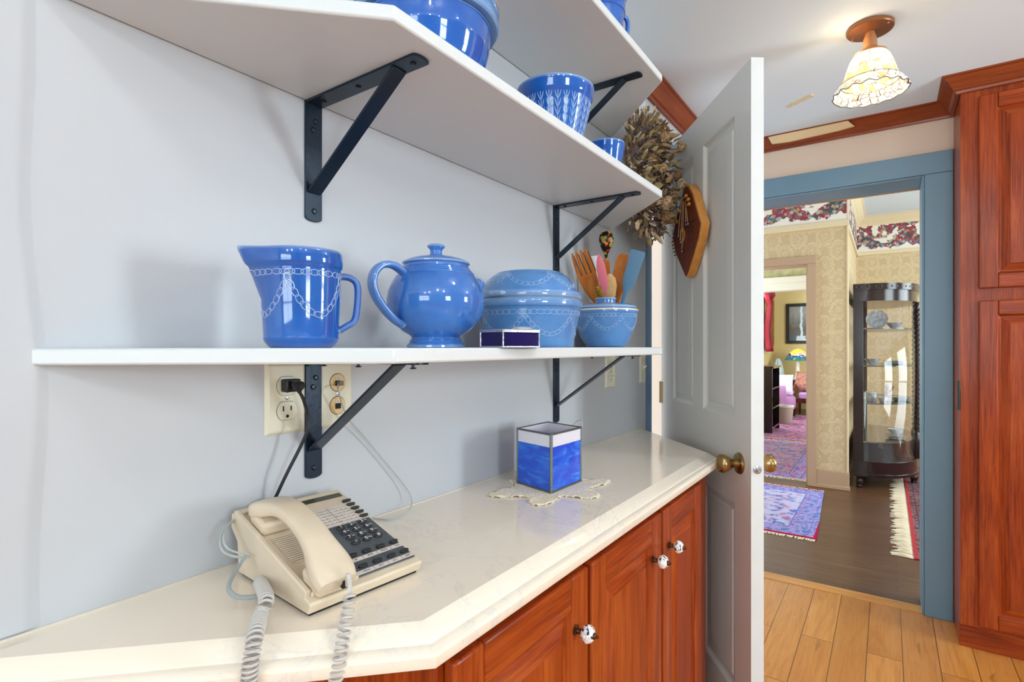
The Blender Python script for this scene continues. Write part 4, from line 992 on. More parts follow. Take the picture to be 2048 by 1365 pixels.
mb = MB(); m_ = (B1+B2)/2; mb.tube(arc_pts([(m_.x+.02, m_.y-.004, z2-.02), (m_.x+.03, m_.y-.004, z2+.006), (m_.x+.05, m_.y-.006, z2+.016), (m_.x+.054, m_.y-.006, z2-.002)], 8), .0006, 6); mb.build('wire', silver, parent=cdl)
g = G('crochet_cotton'); v = g.coord(); vo = g.n('ShaderNodeTexVoronoi', {'Vector': v, 'Scale': 170}); g.P(Base_Color=g.mix(g.math('MULTIPLY', vo.outputs['Distance'], 1.3, True), rgb(255, 246, 228), rgb(226, 210, 182)), Roughness=.95); g.bump(vo.outputs['Distance'], -.8, .003)
mb = MB(); cx, cy = .162, 1.032; nr = 120; v = []; f = []
rings_ = [0, .25, .5, .7, .85, .93, 1.0]
for ri, rr in enumerate(rings_):
    for k in range(nr):
        a = 2*PI*k/nr; star = .107+.027*math.cos(6*a+.6)+.010*math.cos(2*a-1.9); sc = .0018*abs(math.sin(a*24)) if ri == 6 else 0
        zz = ZT+.0012+.0016*rr*rr*abs(math.sin(9*a+2*rr))+ (.0012*math.sin(30*a) if ri >= 5 else 0)+.001
        rad = (star)*rr+sc; v.append((cx+rad*math.cos(a)*.92, cy+rad*math.sin(a)*1.12, zz))
for i in range(len(rings_)-1):
    for k in range(nr): f.append((i*nr+k, i*nr+(k+1) % nr, (i+1)*nr+(k+1) % nr, (i+1)*nr+k))
mb.add(v, f)
for k in range(0, nr, 2):            # scalloped picot edge
    a = 2*PI*k/nr; star = .107+.027*math.cos(6*a+.6)+.010*math.cos(2*a-1.9)
    mb.lathe([(0, 0), (.0022, .0004), (.0026, .0012), (0, .002)], 6, M=T(cx+star*math.cos(a)*.92, cy+star*math.sin(a)*1.12, ZT+.0008))
d_ = mb.build('doily', g.m, ang=60); sm_ = d_.modifiers.new('thick', 'SOLIDIFY'); sm_.thickness = .001; sm_.offset = 1
tag(d_, 'cream crocheted star-shaped doily under the stained glass candle box', 'doily')

# ------------------------------------------------------------------ wreath
wr = thing('dried_wreath', 'bushy wreath of dried leaves and flowers hanging beside the blue door casing', 'wreath', (0.0, 1.84, 1.835))
dm = [paint('dried_leaf_brown', rgb(128, 104, 82), .9), paint('dried_leaf_olive', rgb(158, 138, 92), .9), paint('dried_leaf_tan', rgb(204, 178, 138), .9), paint('dried_twig', rgb(104, 84, 78), .9), paint('dried_white', rgb(214, 206, 196), .9), paint('dried_grey', rgb(136, 116, 116), .9)]
WC = Vector((.068, 1.818, 1.835)); R0 = .122
def onring(rr=None, spread=.085):
    a = R.uniform(0, 2*PI); c = WC+Vector((0, math.cos(a)*R0*.95, math.sin(a)*R0*1.12)); rad = Vector((0, math.cos(a), math.sin(a)))
    d_ = (rad*R.gauss(.15, 1)+Vector((1, 0, 0))*abs(R.gauss(.0, .8))+Vector((0, R.gauss(0, .4), R.gauss(0, .4)))).normalized()
    return c, d_, a
mb = MB()
for k in range(3): mb.tube([WC+Vector((-.02+.012*k, math.cos(t*PI/16)*R0*(.9+.06*k), math.sin(t*PI/16)*R0*1.1)) for t in range(32)], .009, 7, closed=True)
mb.build('twig_ring', dm[3], parent=wr)
for name, cnt, mi, ln, wd in (('brown_leaves', 520, 0, .026, .011), ('olive_leaves', 380, 1, .036, .016), ('tan_leaves', 300, 2, .034, .016), ('white_leaves', 46, 4, .028, .013)):
    mb = MB()
    for _ in range(cnt):
        c, d_, a = onring(); p = c+d_*R.uniform(.02, .088 if mi != 4 else .095); l = ln*R.uniform(.6, 1.3); w_ = wd*R.uniform(.6, 1.3)
        if p.x < .012: p.x = .012+R.random()*.02
        q_ = Vector((R.gauss(0, 1), R.gauss(0, 1), R.gauss(0, 1))); dir_ = (d_+q_*.45).normalized(); s1 = dir_.cross(q_).normalized(); up_ = s1.cross(dir_)
        if (p+dir_*l).x < .004: dir_.x = abs(dir_.x)
        pts = [p, p+dir_*l*.35+s1*w_*.5+up_*.003, p+dir_*l*.75+s1*w_*.35-up_*.002, p+dir_*l-up_*.006, p+dir_*l*.75-s1*w_*.35-up_*.002, p+dir_*l*.35-s1*w_*.5+up_*.003, p+dir_*l*.4-up_*.003, p+dir_*l*.75-up_*.006]
        mb.add(pts, [(0, 1, 6), (1, 2, 7, 6), (2, 3, 7), (3, 4, 7), (4, 5, 6, 7), (5, 0, 6)])
    mb.build(name, dm[mi], parent=wr, smooth=False)
mb = MB()
for _ in range(560):                      # seedy sprigs
    c, d_, a = onring(); p = c+d_*.03; q_ = Vector((R.gauss(0, 1), R.gauss(0, 1), R.gauss(0, 1))); dir_ = (d_+q_*.3).normalized(); dir_.x = abs(dir_.x)*.7
    L = R.uniform(.04, .085); e = p+dir_*L; mb.tube([p, p+dir_*L*.5+q_*.002, e], .0009, 4)
    for k in range(6):
        o_ = p+dir_*L*(.45+.1*k)+Vector((R.gauss(0, .0035), R.gauss(0, .0035), R.gauss(0, .0035))); r_ = R.uniform(.0015, .0032)
        mb.add([o_+Vector(t)*r_ for t in ((1, 0, 0), (-1, 0, 0), (0, 1, 0), (0, -1, 0), (0, 0, 1.4), (0, 0, -1.4))], [(0, 2, 4), (2, 1, 4), (1, 3, 4), (3, 0, 4), (2, 0, 5), (1, 2, 5), (3, 1, 5), (0, 3, 5)], R.choice([0, 0, 1]))
mb.build('seed_sprigs', [dm[5], dm[3]], parent=wr, smooth=False)
for i in range(15):                        # round dried flower heads
    a = 2*PI*i/15+R.uniform(-.15, .15); rr_ = R.uniform(.10, .125)
    c = WC+Vector((rr_*R.uniform(.5, .95), math.cos(a)*(R0+R.uniform(-.045, .05)), math.sin(a)*(R0*1.1+R.uniform(-.04, .05)))); s0 = R.uniform(.014, .024)
    mb = MB(); ax = (c-WC+Vector((.12, -.12, 0))).normalized()
    for k in range(70):
        q_ = Vector((R.gauss(0, 1), R.gauss(0, 1), R.gauss(0, 1))).normalized(); 
        if q_.dot(ax) < -.2: q_ = -q_
        t_2 = q_.cross(Vector((.3, .5, .8))).normalized()*.0035; e = c+q_*s0
        mb.add([c+q_*s0*.35-t_2, c+q_*s0*.35+t_2, e+t_2*.7, e-t_2*.7], [(0, 1, 2, 3)])
    mb.lathe([(0, -.7*s0), (.6*s0, -.3*s0), (.72*s0, 0), (.6*s0, .4*s0), (0, .7*s0)], 10, M=Matrix.Translation(c))
    mb.build('dried_flower', [paint('straw_flower', rgb(206, 176, 140), .9), paint('straw_flower_brown', rgb(170, 134, 96), .9)][i % 2], parent=wr, smooth=False)

# ------------------------------------------------------------------ plucked instrument on the door
kt = thing('door_harp', 'leaf-shaped wooden door harp with strings and pegs hanging on the open white door', 'instrument', tuple(DM @ Vector((.385, 1.47, .03))))
uc_, zc_ = .385, 1.638
def outline(s_=1.0, n=14):
    pts = []
    right = [(0, .165), (.022, .158), (.060, .120), (.098, .060), (.137, 0), (.118, -.040), (.085, -.080), (.045, -.120), (.015, -.150), (0, -.158)]
    left = [(0, -.158), (-.018, -.140), (-.060, -.100), (-.105, -.055), (-.134, 0.0), (-.122, .040), (-.085, .085), (-.045, .130), (-.015, .160)]
    for x, y in right+left[1:]: pts.append((x*s_, y*s_))
    return pts[::-1]
KM = DM @ T(uc_, zc_, .004)
mb = MB(); mb.prism(outline(1.0), 0, .028, 0, KM); mb.build('body_frame', pale_wood, parent=kt, bevel=.0015)
mb = MB(); mb.prism([(x-.003, y) for x, y in outline(.965)], .028, .0305, 0, KM); mb.build('soundboard', sound_wood, parent=kt)
mb = MB(); mb.lathe([(.015, .0305), (.027, .0305), (.027, .0325), (.015, .0325), (.015, .0305)], 32, 0, M=KM @ T(-.035, -.005, 0)); mb.build('soundhole_ring', pale_wood, parent=kt)
mb = MB(); mb.lathe([(0, .0312), (.015, .0312), (.015, .0305)], 32, 0, M=KM @ T(-.035, -.005, 0)); mb.build('soundhole', slot_m, parent=kt)
pegs = [(.012, .118), (.035, .100), (.040, .083), (-.075, .055), (-.050, .085)]
for i, (x, y) in enumerate(pegs):
    mb = MB(); sx = 1 if x > -.02 else -1
    mb.tube([KM @ Vector((x-sx*.012, y, .040)), KM @ Vector((x+sx*.002, y, .040)), KM @ Vector((x+sx*.010, y, .040)), KM @ Vector((x+sx*.018, y, .040)), KM @ Vector((x+sx*.022, y, .040))], [.0035, .0026, .0055, .0058, .003], 10)
    mb.tube([KM @ Vector((x, y, .030)), KM @ Vector((x, y, .040))], .0026, 8); mb.build('tuning_peg', pale_wood, parent=kt)
beads = [(-.055, .000), (-.032, -.028), (-.018, -.062), (.020, .022), (.040, .020)]
for i, ((x, y), (bx_, by)) in enumerate(zip([(.0, .125), (.012, .118), (.022, .105), (.037, .100), (.044, .083)], [beads[k] for k in (0, 1, 2, 3, 4)])):
    mb = MB(); mb.tube([KM @ Vector((x-.02, y, .038)), KM @ Vector((bx_, by, .038))], .0009, 5); mb.build('string', paint('string', rgb(214, 176, 132), .4), parent=kt)
    mb = MB(); mb.lathe([(0, -.006), (.004, -.004), (.005, 0), (.003, .006), (0, .010)], 12, M=KM @ T(bx_, by, .037) @ Matrix.Rotation(-PI/2, 4, 'X')); mb.build('striker_bead', paint('steel_bead', rgb(110, 116, 124), .2, .9), parent=kt)
for i in range(7):
    y = .026-i*.0140; x0 = -.128 + abs(y)*.55
    mb = MB(); mb.tube([KM @ Vector((x0-.040, y, .024)), KM @ Vector((x0+.012, y, .024))], .0022, 6); mb.build('metal_rod', slot_m, parent=kt)
for i in range(6):
    y = .022-i*.018; mb = MB(); mb.tube([KM @ Vector((.015+.004*i, y, .034)), KM @ Vector((.085-.009*i, y, .034))], .0011, 6); mb.build('fret_wire', screw_m, parent=kt)

# ------------------------------------------------------------------ ceiling light
LX, LY = .727, 2.222
cl_ = thing('ceiling_light', 'stained glass bell-shaped ceiling light on a bronze canopy', 'light', (LX, LY, CE))
bz = paint('bronze_canopy', rgb(150, 98, 62), .4, .6)
mb = MB(); mb.lathe([(0, CE), (.066, CE), (.070, CE-.003), (.070, CE-.013), (.068, CE-.016), (.030, CE-.019), (.014, CE-.022), (.012, CE-.03), (0, CE-.03)], 48, M=T(LX, LY, 0)); mb.build('canopy', bz, parent=cl_)
for s_ in (-1, 1): mb = MB(); mb.lathe([(0, 0), (.004, -.0), (.004, -.004), (0, -.006)], 10, M=T(LX+s_*.052, LY-s_*.03, CE-.018)); mb.build('screw', silver, parent=cl_)
mb = MB(); mb.lathe([(0, CE-.02), (.012, CE-.02), (.020, CE-.045), (.022, CE-.075), (.036, CE-.086), (.050, CE-.094), (.052, CE-.10), (.044, CE-.10), (0, CE-.09)], 36, M=T(LX, LY, 0)); mb.build('socket_cup', paint('cup_tan', rgb(176, 120, 78), .5), parent=cl_)
g = G('lit_stained_glass'); v = g.coord(); s3 = g.sep(v)
ang = g.math('ARCTAN2', s3[1], s3[0]); zz = g.math('MULTIPLY', s3[2], -1)
vo = g.n('ShaderNodeTexVoronoi', {'Vector': g.comb(g.math('MULTIPLY', ang, 5.0), g.math('MULTIPLY', zz, 62), 0), 'Scale': 1.0}, feature='DISTANCE_TO_EDGE')
voc = g.n('ShaderNodeTexVoronoi', {'Vector': g.comb(g.math('MULTIPLY', ang, 5.0), g.math('MULTIPLY', zz, 62), 0), 'Scale': 1.0})
band = g.math('MULTIPLY', g.math('GREATER_THAN', zz, .145), g.math('LESS_THAN', zz, .192))
panes = g.math('LESS_THAN', g.math('PINGPONG', ang, PI/8), .012)
line = g.math('MAXIMUM', g.math('MULTIPLY', g.math('LESS_THAN', vo.outputs['Distance'], .035), g.math('GREATER_THAN', zz, .145)), g.math('MULTIPLY', panes, g.math('LESS_THAN', zz, .152)))
pal = g.ramp(g.sep(voc.outputs['Color'])[0], [(0, (1, .80, .48, 1)), (.30, (1, .50, .03, 1)), (.52, (1, .85, .6, 1)), (.66, (.70, .60, .04, 1)), (.82, (1, .86, .66, 1))], 'CONSTANT')
col = g.mix(band, (1, .82, .56, 1), pal)
low = g.math('GREATER_THAN', zz, .205); pal2 = g.ramp(g.sep(voc.outputs['Color'])[1], [(0, (.80, .82, .80, 1)), (.75, (.55, .60, .60, 1)), (.88, (.7, .28, .06, 1))], 'CONSTANT')
col = g.mix(low, col, pal2)
g.P(Base_Color=g.mix(line, g.mix(.65, rgb(226, 210, 180), col), (.02, .015, .01, 1)), Roughness=.25, Emission_Color=g.mix(line, col, (.10, .05, .01, 1)), Emission_Strength=g.math('SUBTRACT', .95, g.math('ADD', g.math('MULTIPLY', low, .6), g.math('MULTIPLY', band, .25))))
trn = g.n('ShaderNodeBsdfTransparent'); mxs = g.n('ShaderNodeMixShader', {0: .12, 1: g.p.outputs[0], 2: trn.outputs[0]}); g.t.links.new(mxs.outputs[0], g.out.inputs[0])
mb = MB(); pr = [(.036, -.088), (.048, -.096), (.060, -.115), (.070, -.142), (.078, -.170), (.086, -.190), (.094, -.201), (.103, -.212), (.110, -.221), (.110, -.230)]
def facet(a, r, z):
    k = z < -.2; s2 = .0022*math.cos(16*a) if k else 0; return (r+(s2 if k else 0), z + (.003*math.cos(16*a) if z < -.225 else 0))
mb.lathe(pr, 96, fn=facet); sh_ = MB(); 
o = mb.build('lamp_shade', g.m, parent=cl_, local=True, ang=60)
mb = MB(); ringp = []
for k in range(96): a = 2*PI*k/96; rr, z = facet(a, .1105, -.230); ringp.append((rr*math.cos(a), rr*math.sin(a), z))
mb.tube(ringp, .0018, 6, closed=True); mb.tube([(.0865*math.cos(2*PI*k/64), .0865*math.sin(2*PI*k/64), -.191) for k in range(64)], .0016, 6, closed=True)
mb.build('lead_rim', solder, parent=cl_, local=True)
bulb = G('bulb_glow'); bulb.P(Base_Color=(1, .9, .7, 1), Emission_Color=(1, .82, .55, 1), Emission_Strength=3)
mb = MB(); mb.lathe([(0, -.095), (.012, -.10), (.014, -.125), (.028, -.150), (.030, -.165), (.022, -.185), (0, -.195)], 24); mb.build('bulb', bulb.m, parent=cl_, local=True)
pt = bpy.data.lights.new('bulb_and_fill_light', 'POINT'); pt.energy = 14; pt.color = (1, .78, .50); pt.shadow_soft_size = .035
po = bpy.data.objects.new('bulb_and_fill_light', pt); C.objects.link(po); po.location = (LX, LY, CE-.150)
pt = bpy.data.lights.new('bulb_and_fill_light', 'POINT'); pt.energy = .32; pt.color = (1, .72, .38); pt.shadow_soft_size = .02  # extra lamp added above the shade for a warm ceiling glow, no second bulb
po = bpy.data.objects.new('bulb_and_fill_light', pt); C.objects.link(po); po.location = (LX, LY, CE-.06); po.location = (LX-.06, LY-.035, CE-.07)
# patched screw hole on the ceiling
mb = MB(); pz = [D(1578, 212, 2.315), D(1620, 192, 2.475)]
a = Vector((.335, 2.60, CE)); 
for k in range(7):
    t = k/6; p = D(1578, 212, 2.4575).lerp(D(1622, 191, 2.355), t)+Vector((0, 0, -.001)); mb.lathe([(0, .002), (.015+.005*(k % 2), .001), (.010, -.003), (0, -.004)], 9, M=Matrix.Translation(p), fn=lambda a, r, z: (r*(1+.2*math.sin(3*a)), z))
o = mb.build('plaster_scar', [paint('bare_plaster', rgb(224, 206, 170), .9, bump=.4)]); tag(o, 'small rough plaster scar on the ceiling left of the hanging light', 'plaster scar')

# kitchen globe lights (out of the frame, seen in the glazes)
em = G('globe_glow'); em.P(Base_Color=(1, 1, 1, 1), Emission_Color=(1, .95, .88, 1), Emission_Strength=16)
where = ['nearest the right wall window', 'in the middle of the kitchen', 'behind the camera on the left', 'closest to the wall shelves', 'in the far back corner', 'before the pantry cabinet']
for (x, y), wh in zip(DOWNLIGHTS, where):
    r = thing('globe_light', 'small white glass globe light on the kitchen ceiling '+wh, 'light', (x, y, CE), 0, 'globe lights of the kitchen')
    mb = MB(); mb.lathe([(0, CE), (.05, CE), (.05, CE-.012), (.02, CE-.02), (.02, CE-.04), (0, CE-.04)], 32, M=T(x, y, 0)); mb.build('canopy', ceil_white, parent=r)
    mb = MB(); mb.lathe([(0, .042), (.02, .037), (.036, .021), (.042, 0), (.036, -.021), (.02, -.037), (0, -.042)], 24, M=T(x, y, CE-.08)); mb.build('globe', em.m, parent=r)
    l = bpy.data.lights.new('globe_bulb', 'POINT'); l.shadow_soft_size = .045; l.energy = 5.5; l.color = WARM
    lo_ = bpy.data.objects.new('globe_bulb', l); C.objects.link(lo_); lo_.location = (x, y, CE-.14)

# ------------------------------------------------------------------ hall
HC = 2.74
mb = MB(); mb.box(-1.9, 3.0, 3.33, 7.55, HC, HC+.05); mb.box(-1.3, 2.1, 7.55, 12.1, HC, HC+.05); st(mb.build('ceiling_hall', paint('hall_ceiling_paint', rgb(214, 224, 232), .7)))
mb = MB()   # wall with the parlor doorway
mb.box(.205, .495, 5.45, 5.60, 0, HC); mb.box(-.75, .205, 5.45, 5.60, 2.0, HC); mb.box(-1.9, -.75, 5.45, 5.60, 0, HC)
st(mb.build('wall_hall_front', damask_m))
mb = MB(); mb.box(.38, .480, 5.60, 7.45, 0, HC); st(mb.build('wall_hall_side', damask_m))
mb = MB(); mb.box(.38, 3.1, 7.45, 7.55, 0, HC); st(mb.build('wall_hall_back', damask_m))
mb = MB(); mb.box(.192, .262, 5.425, 5.45, 0, 1.98); mb.box(-.84, .262, 5.425, 5.45, 1.98, 2.05); mb.box(-.84, -.76, 5.425, 5.45, 0, 1.98); mb.box(.182, .205, 5.44, 5.61, 0, 1.99); mb.box(-.76, .2, 5.44, 5.61, 1.972, 2.0)
st(mb.build('trim_9', taupe, bevel=.004))
mb = MB(); mb.box(.262, .510, 5.432, 5.45, 0, .155); mb.box(.255, .515, 5.425, 5.45, 0, .03); st(mb.build('baseboard_hall', taupe, bevel=.003))
mb = MB(); mb.box(.49, .505, 5.44, 5.475, .155, HC); mb.box(.480, .486, 5.60, 7.45, 0, .18); mb.box(.48, 3.0, 7.435, 7.45, 0, .18); st(mb.build('baseboard_hall_back', cream, bevel=.002))
mb = MB(); mb.box(-1.9, .5, 5.442, 5.45, 2.337, 2.64); mb.box(.48, .487, 5.61, 7.45, 2.337, 2.64); mb.box(.48, 3.0, 7.443, 7.45, 2.337, 2.64)
st(mb.build('trim_10', floral_m))
mb = MB(); mb.box(-1.9, .505, 5.425, 5.45, 2.285, 2.337); mb.box(.48, .50, 5.61, 7.45, 2.30, 2.337); mb.box(.48, 3, 7.43, 7.45, 2.30, 2.337)
crown(mb, (.48, 5.61), (.48, 7.45), (1, 0), 2.635, HC, .10); crown(mb, (.48, 7.45), (3.0, 7.45), (0, -1), 2.635, HC, .10); crown(mb, (-1.9, 5.45), (.5, 5.45), (0, -1), 2.635, HC, .10)
st(mb.build('trim_11', cream, ang=25))
mb = MB(); mb.box(3.0, 3.1, 3.33, 7.55, 0, .8); mb.box(3.0, 3.1, 3.33, 7.55, 2.3, HC)
for a, b in ((3.33, 3.8), (5.0, 5.8), (7.0, 7.55)): mb.box(3.0, 3.1, a, b, .8, 2.3)
st(mb.build('wall_hall_right', damask_m))
mb = MB(); mb.box(-2.0, -1.9, 3.33, 5.6, 0, .9); mb.box(-2.0, -1.9, 3.33, 5.6, 2.1, HC); mb.box(-2, -1.9, 3.33, 3.9, .9, 2.1); mb.box(-2, -1.9, 4.9, 5.6, .9, 2.1); st(mb.build('wall_hall_left', damask_m))
# parlor
mb = MB(); mb.box(-1.5, -1.4, 5.6, 7.6, 0, .8); mb.box(-1.5, -1.4, 5.6, 7.6, 2.2, HC); mb.box(-1.5, -1.4, 5.6, 6.0, .8, 2.2); mb.box(-1.5, -1.4, 7.2, 7.6, .8, 2.2)
st(mb.build('wall_parlor_entry', yellow_wall)); mb = MB(); mb.box(-1.22, -1.12, 7.7, 12, 0, .75); mb.box(-1.22, -1.12, 7.7, 12, 2.25, HC)
for a, b in ((7.6, 9.4), (10.75, 12.0)): mb.box(-1.22, -1.12, a, b, .75, 2.25)
st(mb.build('wall_parlor_left', yellow_wall)); mb = MB(); mb.box(-1.22, 2.1, 12.0, 12.1, 0, HC); st(mb.build('wall_parlor_back', yellow_wall)); mb = MB(); mb.box(2.0, 2.1, 7.6, 8.9, 0, HC); mb.box(2.0, 2.1, 10.3, 12, 0, HC); mb.box(2.0, 2.1, 8.9, 10.3, 0, .75); mb.box(2.0, 2.1, 8.9, 10.3, 2.25, HC)
st(mb.build('wall_parlor_right', yellow_wall))
mb = MB(); mb.box(-1.4, .4, 7.6, 7.72, 2.12, HC); mb.box(-1.5, -1.12, 7.6, 7.72, 0, HC); mb.box(.42, 2.1, 7.56, 7.72, 0, HC)
st(mb.build('wall_parlor_arch', paint('sage_paper', rgb(196, 188, 140), .7, var=.3, bscale=60)))
mb = MB(); mb.box(-1.4, .4, 7.57, 7.75, 1.955, 2.12); mb.box(-1.4, .4, 7.55, 7.57, 2.05, 2.13); st(mb.build('trim_12', white_trim, bevel=.006))

# rugs
def fringe(mb, x0, x1, y, dy, n, jit=.25, horizontal=True):
    for k in range(n):
        t = (k+R.random()*.5)/n; x = x0+(x1-x0)*t; l = dy*R.uniform(1-jit, 1)
        w_ = abs(x1-x0)/n*.55
        if horizontal:
            dx = R.uniform(-.006, .006); mb.add([(x-w_, y, .003), (x+w_, y, .003), (x+w_*.6+dx, y+l, .002), (x-w_*.6+dx, y+l, .002), (x, y+l*.5, .009)], [(0, 1, 4), (1, 2, 4), (2, 3, 4), (3, 0, 4)])
        else:
            dx = R.uniform(-.012, .012); mb.add([(y, x-w_, .003), (y, x+w_, .003), (y+l, x+w_*.6+dx, .002), (y+l, x-w_*.6+dx, .002), (y+l*.5, x, .010)], [(0, 1, 4), (1, 2, 4), (2, 3, 4), (3, 0, 4)])
fr_m = paint('rug_fringe', rgb(224, 210, 182), .95)
def rug(x0, x1, y0, y1, m, lab, fr, edge=True, skew=0):
    r = thing('area_rug', lab, 'rug', ((x0+x1)/2, (y0+y1)/2, 0)); cxm = (x0+x1)/2
    mb = MB(); mb.prism([(x0+skew, y0), (x1+skew, y0), (x1, y1), (x0, y1)], .0008, .008); mb.build('pile', m, parent=r)
    mb = MB()
    if 'y' in fr: fringe(mb, x0+skew, x1+skew, y0, -.05, 90); fringe(mb, x0, x1, y1, .05, 90)
    if 'x' in fr: fringe(mb, y0, y1, x0, -.115, 150, .35, False)
    mb.build('fringe', fr_m, parent=r, stuff=True, label='cream tasselled fringe')
    return r
BL = rgb(112, 118, 190); PU = rgb(122, 92, 160); RE = rgb(190, 40, 84); LT = rgb(190, 186, 216)
rug(-1.05, .335, 3.93, 5.26, rugmat('rug_blue', LT, [BL, rgb(88, 124, 180), rgb(186, 120, 160)], rgb(160, 150, 206), rgb(186, 20, 74), 1.385, 1.33), 'small blue and mauve patterned rug with magenta edge, nearest beyond the open door', 'y', skew=.07)
rug(-1.0, .17, 5.62, 7.72, rugmat('rug_mauve', rgb(150, 128, 150), [rgb(88, 82, 140), rgb(196, 84, 110), rgb(120, 96, 90)], rgb(146, 140, 196), rgb(190, 184, 206), 1.17, 2.1), 'long faded mauve and red rug inside the parlor doorway', 'y')
rug(-.95, .6, 7.86, 10.9, rugmat('rug_red', rgb(170, 120, 150), [rgb(150, 50, 80), rgb(96, 80, 150), rgb(200, 150, 160)], rgb(186, 150, 180), rgb(160, 30, 70), 1.55, 3.0), 'pink and purple rug farthest back under the armchair', 'y')
rug(.905, 2.5, 3.90, 6.9, rugmat('rug_oriental', rgb(150, 84, 80), [rgb(60, 60, 80), rgb(110, 50, 50), rgb(176, 140, 120)], rgb(130, 96, 96), rgb(176, 60, 64), 1.6, 3.0), 'dark red oriental rug with long cream fringe by the curio cabinet', 'x')

# ------------------------------------------------------------------ curio cabinet
cu = thing('curio_cabinet', 'black bow-fronted glass curio cabinet with carved columns in the hall', 'cabinet', (.75, 6.25, 0))
def bow(s_=0, n=14):
    """footprint (counter-clockwise) with curved near and far sides; s_ = inset"""
    pts = [(.530+s_, 5.60+s_)]
    for k in range(n+1):
        t = k/n; a = -PI/2+t*(PI/2)*.92
        pts.append((.60+(.40-s_)*math.cos(a)**.9 if math.cos(a) > 0 else .60, 6.08+(.48-s_)*math.sin(a)))
    far = [(x, 12.50-y) for x, y in pts[1:]][::-1]
    return pts+far+[(.530+s_, 6.90-s_)]
B = bow()
mb = MB(); mb.prism(B, .13, .24); mb.prism([(x+(.012 if x > .54 else 0), y+(-.012 if y < 6.25 else .012)) for x, y in B], .105, .135)
mb.build('plinth', dark_wood, parent=cu, bevel=.004)
mb = MB(); mb.prism(B, 1.64, 1.735); mb.prism([(x+(.02 if x > .54 else 0), y+(-.02 if y < 6.25 else .02)) for x, y in B], 1.735, 1.79)
for k in range(len(B)-1):
    a = Vector(B[k]); b = Vector(B[k+1]); m = max(1, int((b-a).length/.03))
    for i in range(m):
        p = a.lerp(b, (i+.5)/m); mb.lathe([(0, -.012), (.011, -.005), (.012, .005), (0, .012)], 8, M=T(p.x+(.014 if p.x > .6 else 0), p.y+(-.016 if p.y < 6.2 else .016), 1.762))
mb.build('cornice', dark_wood, parent=cu, ang=50)
def strip(x0, y0, x1, y1, z0, z1, mb, t=.022):
    a = Vector((x0, y0)); b = Vector((x1, y1)); d_ = (b-a).normalized(); n_ = Vector((-d_.y, d_.x))*t
    mb.prism([(a.x, a.y), (b.x, b.y), (b.x+n_.x, b.y+n_.y), (a.x+n_.x, a.y+n_.y)], z0, z1)
mb = MB(); mb.box(.530, .605, 5.60, 5.63, .24, 1.64); mb.build('stile', dark_wood, parent=cu, bevel=.002); mb = MB(); mb.box(.528, .60, 6.87, 6.9, .24, 1.64); mb.build('stile', dark_wood, parent=cu, bevel=.002)
for yy in (6.02, 6.48):
    mb = MB(); xx = .995; prof_ = [(0, .24), (.026, .24), (.026, .45), (.016, .47)]
    mb.lathe([(0, .24), (.030, .24), (.034, .30), (.036, .38), (.028, .44), (.016, .47), (.014, .48), (.014, 1.60), (.022, 1.62), (.026, 1.64), (0, 1.64)], 16, M=T(xx, yy, 0))
    for h_ in range(2):
        pts = [(xx+.015*math.cos(z*70+h_*PI), yy+.015*math.sin(z*70+h_*PI), z) for z in [.48+i*.0075 for i in range(149)]]
        mb.tube(pts, .011, 6)
    mb.build('rope_column', dark_wood, parent=cu, label='black rope-twist column', ang=60)
for (x, y) in ((.575, 5.635), (.975, 6.06), (.575, 6.86), (.975, 6.44)):
    mb = MB(); mb.lathe([(0, 0), (.018, 0), (.026, .012), (.022, .03), (.030, .045), (.030, .065), (.022, .08), (.032, .095), (.032, .115), (0, .115)], 16, M=T(x, y, 0)); mb.build('leg', dark_wood, parent=cu)
glass = G('clear_glass'); glass.P(Base_Color=(1, 1, 1, 1), Roughness=.02, Transmission_Weight=1, IOR=1.45)
tr_ = glass.n('ShaderNodeBsdfTransparent'); gl = glass.n('ShaderNodeBsdfGlossy', {'Roughness': .03}); 
lw = glass.n('ShaderNodeLayerWeight', {'Blend': .5}); f4 = glass.math('POWER', lw.outputs['Facing'], 4.0)
mx = glass.n('ShaderNodeMixShader', {0: glass.math('ADD', glass.math('MULTIPLY', f4, .6), .06), 1: tr_.outputs[0], 2: gl.outputs[0]}); glass.t.links.new(mx.outputs[0], glass.out.inputs[0])
mb = MB(); I_ = B[1:len(B)//2-0]
g1 = [p for p in B if p[1] < 6.05]; v = []; f = []
for x, y in g1[1:]: v += [(x-.004, y+.006, .24), (x-.004, y+.006, 1.64)]
for k in range(len(v)//2-1): f.append((2*k, 2*k+2, 2*k+3, 2*k+1))
mb.add(v, f); o = mb.build('side_glass', glass.m, parent=cu, label='curved clear glass side', ang=60)
s2 = o.modifiers.new('thick', 'SOLIDIFY'); s2.thickness = .003
mb = MB(); mb.box(1.0, 1.003, 6.04, 6.46, .24, 1.64); mb.build('front_glass', glass.m, parent=cu)
for z in (1.395, 1.065, .735):
    mb = MB(); mb.prism(bow(.03), z, z+.010); mb.build('glass_shelf', paint('shelf_dark_glass', rgb(70, 84, 84), .15), parent=cu)
mb = MB(); mb.prism(bow(.03), .40, .410); mb.build('mirrored_floor', paint('mirror_floor', rgb(150, 146, 130), .08, .8), parent=cu)
mb = MB(); mb.prism(bow(.035), .24, .395); mb.build('cabinet_floor', dark_wood, parent=cu)
china = paint('grey_white_china', rgb(206, 214, 218), .15, coat=.5, var=.5, bscale=160)
